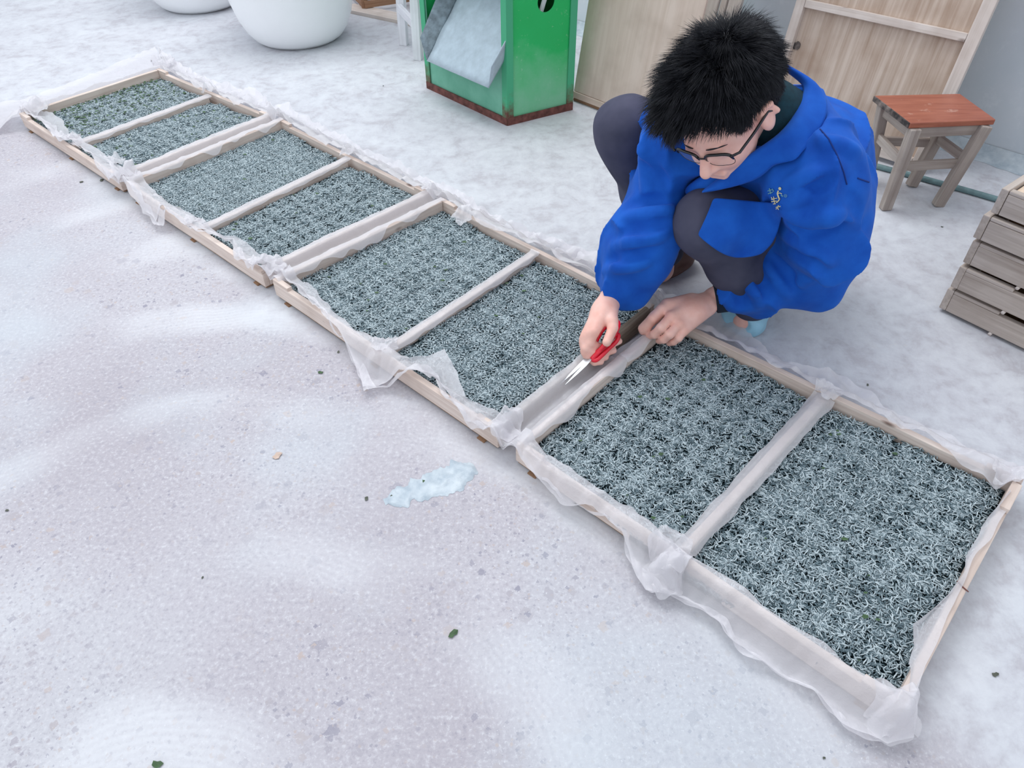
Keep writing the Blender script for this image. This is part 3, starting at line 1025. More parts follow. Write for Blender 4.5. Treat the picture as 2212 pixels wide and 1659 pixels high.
for (px, py, s_, m__, lb) in ((921, 1040, 0.010, 'leaf', 'green leaf scrap at the upper edge of the blue paste smear'),
                             (912, 1050, 0.007, 'leaf', 'small green leaf scrap just left of the scrap on the paste smear'),
                             (792, 1078, 0.006, 'leaf_dry', 'dry curled leaf scrap left of the blue paste smear'),
                             (845, 1072, 0.004, 'leaf_dry', 'tiny dark leaf scrap between the dry scrap and the paste smear'),
                             (979, 1370, 0.010, 'leaf', 'dark green leaf scrap on the bare floor at bottom centre'),
                             (220, 390, 0.009, 'leaf_dry', 'dark leaf sliver left of the second tray on the floor'),
                             (176, 394, 0.008, 'leaf_dry', 'dark leaf sliver at the far left beside the second tray'),
                             (693, 806, 0.007, 'leaf', 'thin green leaf sliver left of the third tray'),
                             (731, 761, 0.005, 'leaf_dry', 'dark crumb touching the near side of the third tray'),
                             (438, 1248, 0.003, 'leaf_dry', 'tiny dark speck on the pale floor at lower left'),
                             (16, 1103, 0.004, 'leaf_dry', 'dark speck at the left border of the photo'),
                             (2150, 1458, 0.006, 'leaf_dry', 'dark green scrap on the floor right of the nearest tray'),
                             (1780, 1638, 0.003, 'leaf_dry', 'dark speck at the bottom edge below the nearest tray'),
                             (340, 1652, 0.009, 'leaf', 'green leaf scrap at the bottom border, lower left'),
                             (2035, 491, 0.004, 'leaf_dry', 'dark speck on the floor between stool and stacked trays'),
                             (1874, 832, 0.004, 'leaf_dry', 'dark speck on the floor behind the nearest tray'),
                             (828, 186, 0.004, 'leaf_dry', 'dark speck on the floor right of the front tub')):
    leaf(px, py, s_, M[m__], lb)
leaf(600, 985, 0.013, M['stone'], 'flat orange stone chip set in the floor at centre left', name='stone_chip', group='stones')['category'] = 'stone'
del bpy.data.objects['stone_chip']['group']

# pale blue paste smear, a thin uneven slab
cen = [at(*q) for q in ((830, 1085), (870, 1072), (915, 1055), (960, 1040), (1000, 1022), (1028, 1012))]
wid = [0.010, 0.024, 0.030, 0.034, 0.032, 0.012]
vs, fs = [], []
ns, nw = 60, 16
cen = np.array(cen); tt = np.linspace(0, 5, ns + 1)
cc = np.column_stack([np.interp(tt, range(6), cen[:, k]) for k in range(3)]); ww = np.interp(tt, range(6), wid)
d0 = unit(cen[-1] - cen[0]); nr = V(-d0[1], d0[0], 0)
for i in range(ns + 1):
    for j in range(nw + 1):
        f = 2 * j / nw - 1
        p = cc[i] + nr * f * ww[i] * (1 + 0.9 * (vnoise((cc[i] + nr * (f > 0))[None], 70, 9)[0] - 0.5) + 0.4 * (vnoise((cc[i] + nr * (f > 0))[None], 220, 19)[0] - 0.5))
        ed = (1 - abs(f) ** 3) * min(1, i / 3, (ns - i) / 3)
        vs.append(p + V(0, 0, 0.0004 + ed * (0.0008 + 0.0042 * vnoise(p[None], 90, 8)[0])))
for i in range(ns):
    for j in range(nw):
        a_ = i * (nw + 1) + j
        fs.append((a_, a_ + nw + 1, a_ + nw + 2, a_ + 1))
tag(mesh('paste_smear', vs, fs, M['paste'], smooth=True), 'pale blue smear of dried paste on the floor left of the trays', 'smear')

# green leaf bits among the larvae
vs, fs = [], []
for ci, cnt in ((0, 520), (1, 60), (2, 10), (3, 12), (4, 14), (5, 10), (6, 12), (7, 12)):
    for k in range(cnt):
        u, v = RNG.random(2)
        if ci == 0 and RNG.random() < 0.75:
            u = u ** 1.8 * 0.7
        p = bil(CELLS[ci], 0.02 + 0.96 * u, 0.02 + 0.96 * v) + V(0, 0, BEDZ + 0.0055)
        a0 = RNG.uniform(0, 6.28); s_ = RNG.uniform(0.002, 0.0055)
        o = len(vs)
        for q in range(5):
            a = a0 + q * 2 * math.pi / 5
            vs.append(p + V(s_ * math.cos(a) * 1.3, s_ * math.sin(a) * 0.8, RNG.uniform(-0.001, 0.0025)))
        fs.append(tuple(o + q for q in range(5)))
tag(mesh('leaf_bits', vs, fs, M['leaf']), 'small green chopped leaf bits among the larvae, mostly in the farthest compartment', 'leaf bits', kind='stuff')

# ------------------------------------------------------------------ white tubs
def tub(px, py, lbl):
    c_ = at(px, py, 0)
    prof = [(0.0, 0.004), (0.150, 0.004), (0.172, 0.006), (0.196, 0.022), (0.222, 0.055), (0.246, 0.105), (0.266, 0.18), (0.285, 0.30), (0.298, 0.42), (0.302, 0.445), (0.318, 0.450), (0.320, 0.462),
            (0.302, 0.462), (0.292, 0.43), (0.278, 0.30), (0.258, 0.18), (0.236, 0.105), (0.205, 0.055), (0.17, 0.03), (0.0, 0.026)]
    n = 72
    vs, fs = [], []
    for r, z in prof[1:-1]:
        for k in range(n):
            a = 2 * math.pi * k / n
            vs.append(c_ + V(r * math.cos(a), r * math.sin(a), z - 0.004))
    m = len(prof) - 2
    for i in range(m - 1):
        for k in range(n):
            k2 = (k + 1) % n
            fs.append((i * n + k, i * n + k2, (i + 1) * n + k2, (i + 1) * n + k))
    fs.append(tuple(range(n))[::-1]); fs.append(tuple((m - 1) * n + k for k in range(n)))
    return tag(mesh('plastic_tub', vs, fs, M['tub'], smooth=True), lbl, 'tub', 'big white tubs')


tub(648, 80, 'big round white plastic tub nearer the green machine, base fully in view')
tub(436, 8, 'big round white plastic tub at the top border, farther left')

# ------------------------------------------------------------------ white painted wooden stand
st_ = at(885, 118, 0)
stand = empty('wooden_stand', st_, 'white painted wooden stand with thin legs, left of the green machine', 'stand')
ftl = at(901, 131, 0); bkl = at(870, 99, 0)
dv = unit(V(0.93, 0.36, 0)); lean = V(0.02, 0.01, 0)
f2 = ftl + dv * 0.30 + V(-0.05, 0.28, 0); b2 = bkl + dv * 0.26 + V(0.0, 0.22, 0)
f2 = ftl + V(-0.02, 0.62, 0); b2 = bkl + V(0.02, 0.55, 0)
for p in (ftl, bkl, f2, b2):
    beam('leg', p, p + lean + V(0, 0, 0.62), 0.036, 0.030, M['white_wood'], stand, 0.002, up=(0.3, 1, 0))
beam('rail', ftl + V(0, 0.01, 0.125), bkl + V(0, 0.01, 0.135), 0.018, 0.035, M['white_wood'], stand)
beam('rail', f2 + V(0, 0, 0.125), b2 + V(0, 0, 0.135), 0.018, 0.035, M['white_wood'], stand)
beam('rail', ftl + V(0, 0, 0.35), f2 + V(0, 0, 0.35), 0.018, 0.035, M['white_wood'], stand)
tp = (ftl + bkl + f2 + b2) / 4 + lean
beam('stand_top', tp + V(0, -0.36, 0.63), tp + V(0, 0.36, 0.63), 0.28, 0.02, M['white_wood'], stand)

# brown slatted crate and a board lying behind the tubs
c0 = at(789, 26, 0); c1 = at(772, -40, 0); e1 = V(0.90, 0.42, 0)
bc = empty('slatted_box', c0, 'brown wooden slatted box at the top border behind the white tubs', 'box')
w_ = 0.32
k0 = [c0, c0 + unit(e1) * w_, c0 + unit(e1) * w_ + V(-0.16, 0.36, 0), c0 + V(-0.16, 0.36, 0)]
for p in k0:
    beam('corner_post', p, p + V(0, 0, 0.26), 0.028, 0.028, M['brown_wood'], bc, up=(0, 1, 0))
for i in range(4):
    p, q = k0[i], k0[(i + 1) % 4]
    for z in (0.018, 0.22):
        beam('rail', p + V(0, 0, z), q + V(0, 0, z), 0.016, 0.03, M['brown_wood'], bc)
    for j in range(7):
        s_ = p + (q - p) * (0.1 + 0.12 * j)
        beam('slat', s_ + V(0, 0, 0.048), s_ + (q - p) * 0.10 + V(0, 0, 0.22), 0.006, 0.014, M['batten'], bc, 0)
b0, b1 = at(752, 20, 0), at(862, 56, 0)
fb = beam('floor_board', b0 + V(0, 0, 0), b1 + V(0.25, -0.08, 0), 0.09, 0.016, M['batten'], None, 0.001)
tag(fb, 'flat pale board lying on the floor between tub and white stand', 'board')

# ------------------------------------------------------------------ green machine with chute
CL, CC, CR = at(922, 190), at(1096, 272), at(1237, 237)
MH = 0.98
eL, eR = unit(CL - CC), unit(CR - CC)
BK = CL + CR - CC
mach = empty('green_machine', CC + (BK - CC) / 2, 'green painted sheet metal machine with grey discharge chute and rusty base', 'machine')
nL = unit(V(-eL[1], eL[0], 0)); nL *= np.sign(nL @ (CC - (CL + CR) / 2))     # outward normal of the left (chute) face
nR = unit(V(-eR[1], eR[0], 0)); nR *= np.sign(nR @ (CC - (CL + CR) / 2))
AW = 0.026
for nm, p in (('corner_angle', CC), ('corner_angle', CL), ('corner_angle', CR), ('corner_angle', BK)):
    inward = unit((CL + CR) / 2 - p)
    aL = eL * (1 if p is CC or p is CR else -1)
    aR = eR * (1 if p is CC or p is CL else -1)
    a, b = aL * AW, aR * AW
    th = 0.0035
    poly = [p, p + a, p + a + unit(b) * th, p + unit(a) * th + unit(b) * th, p + b + unit(a) * th, p + b]
    vs = [q + V(0, 0, 0.0) for q in poly] + [q + V(0, 0, MH) for q in poly]
    n = 6
    fs = [(i, (i + 1) % n, n + (i + 1) % n, n + i) for i in range(n)] + [(0, 1, 2, 3), (0, 3, 4, 5), (6, 9, 8, 7), (6, 11, 10, 9)]
    mesh(nm, vs, fs, M['green_frame'], mach)
e_ = 0.0015
for (p, q, nn) in ((CC, CL, nL), (CC, CR, nR), (CL, BK, -nR), (CR, BK, -nL)):
    ax = unit(q - p)
    for z, mt in ((0.0, 'rust'), (MH - 0.026, 'green')):
        o = beam('base_rail' if z == 0 else 'top_rail', p + ax * 0.001 - nn * 0.001 + V(0, 0, z), q - ax * 0.001 - nn * 0.001 + V(0, 0, z), 0.006, 0.026, M[mt], mach, 0.0008)


def holed_panel(name, p, q, nn, z0, z1, mat, hole=None, rect=None, inset=0.006, th=0.0025):
    """sheet panel between p and q with a round or a rectangular opening"""
    L = np.linalg.norm(q - p); ax = unit(q - p)
    bm = bmesh.new()
    outer = [(0.003, z0), (L - 0.003, z0), (L - 0.003, z1), (0.003, z1)]
    loops = [outer]
    if hole:
        hx, hz, hr = hole
        loops.append([(hx + hr * math.cos(2 * math.pi * k / 40), hz + hr * math.sin(2 * math.pi * k / 40)) for k in range(40)])
    if rect:
        x0, a0, x1, a1 = rect
        loops.append([(x0, a0), (x1, a0), (x1, a1), (x0, a1)])
    ed = []
    for lp in loops:
        vv = [bm.verts.new((x, 0, z)) for x, z in lp]
        ed += [bm.edges.new((vv[i], vv[(i + 1) % len(vv)])) for i in range(len(vv))]
    bmesh.ops.triangle_fill(bm, use_beauty=True, use_dissolve=False, edges=ed)
    r_ = bmesh.ops.extrude_face_region(bm, geom=bm.faces[:])
    bmesh.ops.translate(bm, verts=[g for g in r_['geom'] if isinstance(g, bmesh.types.BMVert)], vec=(0, th, 0))
    bmesh.ops.recalc_face_normals(bm, faces=bm.faces)
    bm.verts.index_update()
    vs = [p + ax * v.co.x - nn * (inset + v.co.y) + V(0, 0, v.co.z) for v in bm.verts]
    fs = [tuple(v.index for v in f.verts) for f in bm.faces]
    bm.free()
    return mesh(name, vs, fs, mat, mach)


HU, HZ = 0.155, 0.385
LL = np.linalg.norm(CL - CC); LR = np.linalg.norm(CR - CC)
holed_panel('side_panel', CC, CR, nR, 0.006, MH - 0.01, M['green'], hole=(HU, HZ, 0.033))
holed_panel('front_panel', CC, CL, nL, 0.006, MH - 0.01, M['green_dusty'], rect=(0.022, 0.215, LL - 0.030, 0.70))
holed_panel('back_panel', CL, BK, -nR, 0.006, MH - 0.01, M['green'])
holed_panel('back_panel', CR, BK, -nL, 0.006, MH - 0.01, M['green'])
# inner dark drum and a pale shaft seen through the round hole
dc = (CC + BK) / 2
v1, f1 = tube_geo([dc - eL * 0.14 + V(0, 0, 0.56), dc + eL * 0.14 + V(0, 0, 0.56)], 0.105, 28)
mesh('drum', v1, f1, M['galv_dark'], mach, True)
hp = CC + eR * HU - nR * 0.02 + V(0, 0, HZ)
beam('inner_bar', hp - nR * 0.02 + V(0, 0, -0.05) + eR * 0.004, hp - nR * 0.02 + V(0, 0, 0.05) + eR * 0.04, 0.012, 0.012, M['tub'], mach)
mesh('lid', [p + V(0, 0, MH + z) for z in (0.0, 0.004) for p in (CC, CR, BK, CL)], [(0, 1, 2, 3), (7, 6, 5, 4), (0, 4, 5, 1), (1, 5, 6, 2), (2, 6, 7, 3), (3, 7, 4, 0)], M['green'], mach)


# chute: u measured from CL towards CC, o outward, z up
def cp(u, o, z):
    return CL - eL * u + nL * o + V(0, 0, z)


def plate(name, quad, th, mat, parent, div=10, bump_=0.0, seed=0):
    a, b, c_, d = [np.array(q) for q in quad]
    nn = unit(np.cross(b - a, d - a))
    vs, fs = [], []
    for s_ in (0, 1):
        for j in range(div + 1):
            for i in range(div + 1):
                u, v = i / div, j / div
                p = (a * (1 - u) + b * u) * (1 - v) + (d * (1 - u) + c_ * u) * v
                h = bump_ * (vnoise(p[None], 18, seed)[0] - 0.5) * 2
                vs.append(p + nn * (h + th * (s_ - 0.5)))
    w = div + 1; o = w * w
    for j in range(div):
        for i in range(div):
            k = j * w + i
            fs.append((k, k + w, k + w + 1, k + 1)); fs.append((o + k, o + k + 1, o + k + w + 1, o + k + w))
    for i in range(div):
        for (k, k2) in ((i, i + 1), (div * w + i + 1, div * w + i), ((i + 1) * w, i * w), (i * w + div, (i + 1) * w + div)):
            fs.append((k, k2, o + k2, o + k))
    return mesh(name, vs, fs, mat, parent, True)


lipL, lipR = cp(0.118, 0.072, 0.150), cp(0.462, 0.072, 0.150)
upL, upR = cp(0.085, -0.24, 0.47), cp(0.455, -0.24, 0.47)
chute = plate('chute', (lipL, lipR, upR, upL), 0.0025, M['galv'], mach, 14, 0.003, 3)
plate('chute_side', (lipL, upL, upL + V(0, 0, 0.0) - eL * -0.05 + nL * 0.03 + V(0, 0, 0.07), lipL + eL * 0.058 + nL * -0.02 + V(0, 0, 0.062)), 0.0025, M['galv_dark'], mach, 12, 0.003, 4)['label'] = 'dirty dark grey left side of the chute'
fr_ = lambda s: lipR * (1 - s) + upR * s
plate('chute_side', (fr_(0.0), fr_(0.62), fr_(0.62) + V(0, 0, 0.05), fr_(0.07) - eL * 0.016 + nL * 0.02 + V(0, 0, 0.052)), 0.0025, M['galv'], mach, 8, 0.001, 5)

# ------------------------------------------------------------------ leaning panels
def leaning(name, base, along, lean, w, h, th, mat, label, cat):
    """empty at the base plus a frame (along, up, outward) for its pieces"""
    k = unit(V(-along[1], along[0], 0))           # away from the room
    if k @ WN > 0:
        k = -k
    up = k * math.sin(lean) + V(0, 0, math.cos(lean))
    out_ = np.cross(along, up); out_ = out_ if out_ @ WN > 0 else -out_
    e = empty(name, base + along * w / 2, label, cat)
    return e, up, out_


# large plywood sheet with a bottom batten
pb = at(1240, 216, 0.0)
al = unit(at(1300, 242, 0) - pb); al = unit(al * 0.5 + V(0.7205, -0.6935, 0) * 0.5)
E1, up1, out1 = leaning('plywood_sheet', pb, al, math.radians(10), 0.62, 1.3, 0.012, None, 'plain pale plywood sheet leaning behind the person, right of the green machine', 'panel')


def pbox(nm, E_, O_, al_, up_, out_, x0, x1, y0, y1, z0, z1, mat, grain_up=True, **k):
    """x along, y up the board, z outward"""
    if grain_up:
        p = O_ + al_ * (x0 + x1) / 2 + up_ * y0 + out_ * z0
        return local_box(nm, p, up_, np.cross(out_, up_), out_, y1 - y0, x1 - x0, z1 - z0, mat, E_, **k)
    p = O_ + al_ * x0 + up_ * (y0 + y1) / 2 + out_ * z0
    return local_box(nm, p, al_, np.cross(out_, al_), out_, x1 - x0, y1 - y0, z1 - z0, mat, E_, **k)


pbox('panel_sheet', E1, pb, al, up1, out1, 0, 0.47, 0.035, 1.3, 0, 0.010, M['ply'])
pbox('edge_strip', E1, pb, al, up1, out1, -0.004, 0.010, 0.03, 1.3, -0.030, -0.0005, M['crate_in'])
pbox('bottom_batten', E1, pb, al, up1, out1, 0.0, 0.47, 0.012, 0.034, -0.01, 0.014, M['ply'], grain_up=False)
pbox('bottom_batten', E1, pb, al, up1, out1, 0.0, 0.47, 0.0, 0.0115, -0.012, 0.006, M['under'], grain_up=False)

# narrow slatted frame between the two sheets
sb = atd(1490, 205, 2.98); sb = at(1480, 230, 0) 
sb = V(0.86, 2.92, 0) * 1.0
q0 = at(1560, 60, 0.42)
al2 = V(0.7205, -0.6935, 0)
sb = V(q0[0], q0[1], 0) - V(0, 0, 0)
E2, up2, out2 = leaning('wooden_rack', WP + WD * 0.70 + WN * 0.20, al2, math.radians(12), 0.16, 1.0, 0.02, None, 'narrow pale wooden slatted frame standing against the wall behind the head', 'frame')
SB = WP + WD * 0.72 + WN * 0.20
SB = WP + WD * 0.90 + WN * 0.20
E2.location = SB
bpy.context.view_layer.update()
for i, (x0, x1) in enumerate(((0.0, 0.050), (0.060, 0.082), (0.090, 0.140))):
    pbox('slat', E2, SB, al2, up2, out2, x0, x1, 0.0, 1.05, 0, 0.018, M['batten'])
for y in (0.06, 0.5, 0.95):
    pbox('cross_rail', E2, SB, al2, up2, out2, 0.0, 0.14, y, y + 0.04, -0.014, -0.0005, M['batten'], grain_up=False)

# framed board with battens, rough sheet
FB = V(0.902, 2.545, 0.0)
al3 = V(math.cos(-0.75), math.sin(-0.75), 0)
E3, up3, out3 = leaning('framed_panel', FB, al3, 0.199, 0.567, 1.3, 0.012, None, 'rough plywood panel framed with pale battens leaning on the wall behind the stool', 'panel')
FW = 0.567
pbox('panel_sheet', E3, FB, al3, up3, out3, 0.004, FW - 0.004, 0.03, 1.35, -0.008, 0.0, M['ply_rough'])
pbox('frame_batten', E3, FB, al3, up3, out3, 0.0, 0.030, 0.0, 1.35, 0.0005, 0.024, M['batten'])
pbox('frame_batten', E3, FB, al3, up3, out3, FW - 0.036, FW, 0.0, 1.35, 0.0005, 0.024, M['batten'])
pbox('cross_batten', E3, FB, al3, up3, out3, 0.031, FW - 0.037, 0.377, 0.400, 0.0005, 0.024, M['batten'], grain_up=False)
pbox('cross_batten', E3, FB, al3, up3, out3, 0.031, FW - 0.037, 0.86, 0.885, 0.0005, 0.024, M['batten'], grain_up=False)
pbox('bottom_batten', E3, FB, al3, up3, out3, 0.031, FW - 0.037, 0.01, 0.035, 0.0005, 0.024, M['batten'], grain_up=False)
# dark knot set in the left batten
kn = FB + al3 * 0.040 + up3 * 0.262 + out3 * 0.0015
v1, f1 = [], []
for k in range(12):
    a = 2 * math.pi * k / 12
    v1.append(kn + (al3 * math.cos(a) * 0.011 + up3 * math.sin(a) * 0.013) * random.uniform(0.8, 1.15))
v1 += [p + out3 * 0.0025 for p in v1[:12]]
f1 = [tuple(range(12, 24)), tuple(range(11, -1, -1))] + [(i, (i + 1) % 12, 12 + (i + 1) % 12, 12 + i) for i in range(12)]
mesh('knot', v1, f1, M['stool_edge'], E3)

# pipe on the floor along the wall
pa, pz = at(1885, 356, 0.009), at(2150, 431, 0.009)
dd = unit(pz - pa)
pts = [pa - dd * 0.9 + dd * 3.0 * i / 40 + V(0, 0, 0) + V(0.7, 0.7, 0) * 0.006 * math.sin(i * 0.5) for i in range(41)]
v1, f1 = tube_geo(pts, 0.0085, 12)
tag(mesh('pipe', v1, f1, M['pipe'], smooth=True), 'thin green grey pipe lying on the floor behind the stool', 'pipe')

# ------------------------------------------------------------------ stool
SH = 0.262
c4 = [at(1889, 206, SH), at(1967, 266, SH), at(2152, 258, SH), at(2074, 202, SH)]   # back left, front left, front right, back right
f4 = [at(1862, 383), at(1903, 450), at(2029, 442), at(1966, 395)]
sc_ = sum(c4) / 4
stool = empty('wooden_stool', V(sc_[0], sc_[1], 0), 'low wooden stool with worn reddish brown seat and bare legs, by the wall', 'stool')
half = [(a, b) for a, b in ((c4[0], c4[1]), (c4[3], c4[2]))]
m1 = [(c4[0] + c4[1]) / 2, (c4[3] + c4[2]) / 2]
vs = [p - V(0, 0, dz) for dz in (0.016, 0) for p in c4]
bevel(mesh('seat', vs, [(0, 1, 2, 3)[::-1], (4, 5, 6, 7), (0, 1, 5, 4), (1, 2, 6, 5), (2, 3, 7, 6), (3, 0, 4, 7)], M['stool_red'], stool), 0.003, 3)
ed0 = unit(c4[1] - c4[0]); ot = -unit(c4[2] - c4[1])
beam('worn_edge', c4[0] + ot * 0.001 - V(0, 0, 0.0155) + ed0 * 0.002, c4[1] + ot * 0.001 - V(0, 0, 0.0155) - ed0 * 0.002, 0.004, 0.015, M['stool_edge'], stool, 0.001)['label'] = 'blackened worn left edge of the seat'
tops = []
for i in range(4):
    top = c4[i] * 0.84 + sc_ * 0.16
    top = V(top[0], top[1], SH - 0.0165)
    ft_ = f4[i] + unit(sc_ * V(1, 1, 0) - f4[i]) * 0.012
    beam('leg', ft_ + V(0, 0, 0.0005), top, 0.030, 0.026, M['leg'], stool, 0.003, up=tuple(np.cross(unit(c4[2] - c4[1]), V(0, 0, 1))), warp=0.0006, cuts=4)
    tops.append((ft_, top))
lp = lambda i, z: tops[i][0] + (tops[i][1] - tops[i][0]) * (z / (SH - 0.0165))
cen_off = lambda i: unit(np.cross(unit(c4[2] - c4[1]), V(0, 0, 1))) * 0.0
for (i, j) in ((0, 1), (1, 2), (2, 3), (3, 0)):
    beam('apron', lp(i, SH - 0.047), lp(j, SH - 0.047), 0.013, 0.029, M['leg'], stool, 0.0015)
    beam('stretcher', lp(i, 0.115 if i % 2 else 0.135), lp(j, 0.115 if i % 2 else 0.135), 0.013, 0.026, M['leg'], stool, 0.0015)

# ------------------------------------------------------------------ stack of five empty trays
fd = unit(V(0.62, -0.785, 0)); sd = unit(V(0.785, 0.62, 0))
SO = V(1.0585, 1.436, 0)
TL, TW, PITCHZ = 0.76, 0.53, 0.0675
names5 = ['lowest', 'second lowest', 'middle one', 'second highest', 'topmost']
for k in range(5):
    z = k * PITCHZ
    jit = fd * random.uniform(-0.006, 0.006) + sd * random.uniform(-0.005, 0.005)
    da = random.uniform(-0.01, 0.01)
    fdd = V(fd[0] * math.cos(da) - fd[1] * math.sin(da), fd[0] * math.sin(da) + fd[1] * math.cos(da), 0)
    sdd = V(-fdd[1], fdd[0], 0); sdd = sdd if sdd @ sd > 0 else -sdd
    O_ = SO + jit + V(0, 0, z)
    E_ = empty('stacked_tray', O_ + fdd * TL / 2 + sdd * TW / 2, 'empty grey wooden tray, %s in the stack at the right edge' % names5[k], 'tray', 'stack of empty wooden trays')
    zb = 0.0085
    hb = 0.0500
    for s0 in (0, TW - 0.016):
        beam('side_board', O_ + sdd * (s0 + 0.008) + fdd * 0.0165 + V(0, 0, zb), O_ + sdd * (s0 + 0.008) + fdd * (TL - 0.0165) + V(0, 0, zb), 0.016, hb, M['crate'], E_, 0.002, warp=0.0008, cuts=5)
        for s1 in (0.0165, TL - 0.125):
            beam('corner_block', O_ + sdd * (s0 + 0.008) + fdd * s1 + V(0, 0, zb + hb + 0.0002), O_ + sdd * (s0 + 0.008) + fdd * (s1 + 0.108) + V(0, 0, zb + hb + 0.0002), 0.0155, 0.0085, M['crate'], E_, 0.002)
    for s1 in (0, TL - 0.016):
        beam('end_board', O_ + fdd * (s1 + 0.008) + V(0, 0, zb), O_ + fdd * (s1 + 0.008) + sdd * TW + V(0, 0, zb), 0.016, hb + 0.0085, M['crate'], E_, 0.002, warp=0.0008, cuts=5)
    # slats under the tray, rounded ends showing below the side boards
    for j in range(4):
        s1 = 0.128 + j * (TL - 0.256) / 3
        a_ = O_ + fdd * s1 + sdd * (-0.001) + V(0, 0, 0.0043)
        v1, f1 = tube_geo([a_, a_ + sdd * (TW * 0.5), a_ + sdd * (TW + 0.004)], [0.0043, 0.0040, 0.0043], 10)
        mesh('round_slat', v1, f1, M['batten'], E_, True)
    if k == 4:
        for j in range(6):
            w1 = (TL - 0.04) / 6
            s1 = 0.018 + j * w1
            beam('bottom_plank', O_ + fdd * (s1 + w1 / 2) + sdd * 0.018 + V(0, 0, zb + 0.0415), O_ + fdd * (s1 + w1 / 2) + sdd * (TW - 0.018) + V(0, 0, zb + 0.0415), w1 - 0.0015, 0.008, M['crate_in'], E_, 0.001)
    else:
        beam('bottom_plank', O_ + fdd * TL / 2 + sdd * 0.018 + V(0, 0, zb + 0.002), O_ + fdd * TL / 2 + sdd * (TW - 0.018) + V(0, 0, zb + 0.002), TL - 0.04, 0.006, M['under'], E_, 0.001)

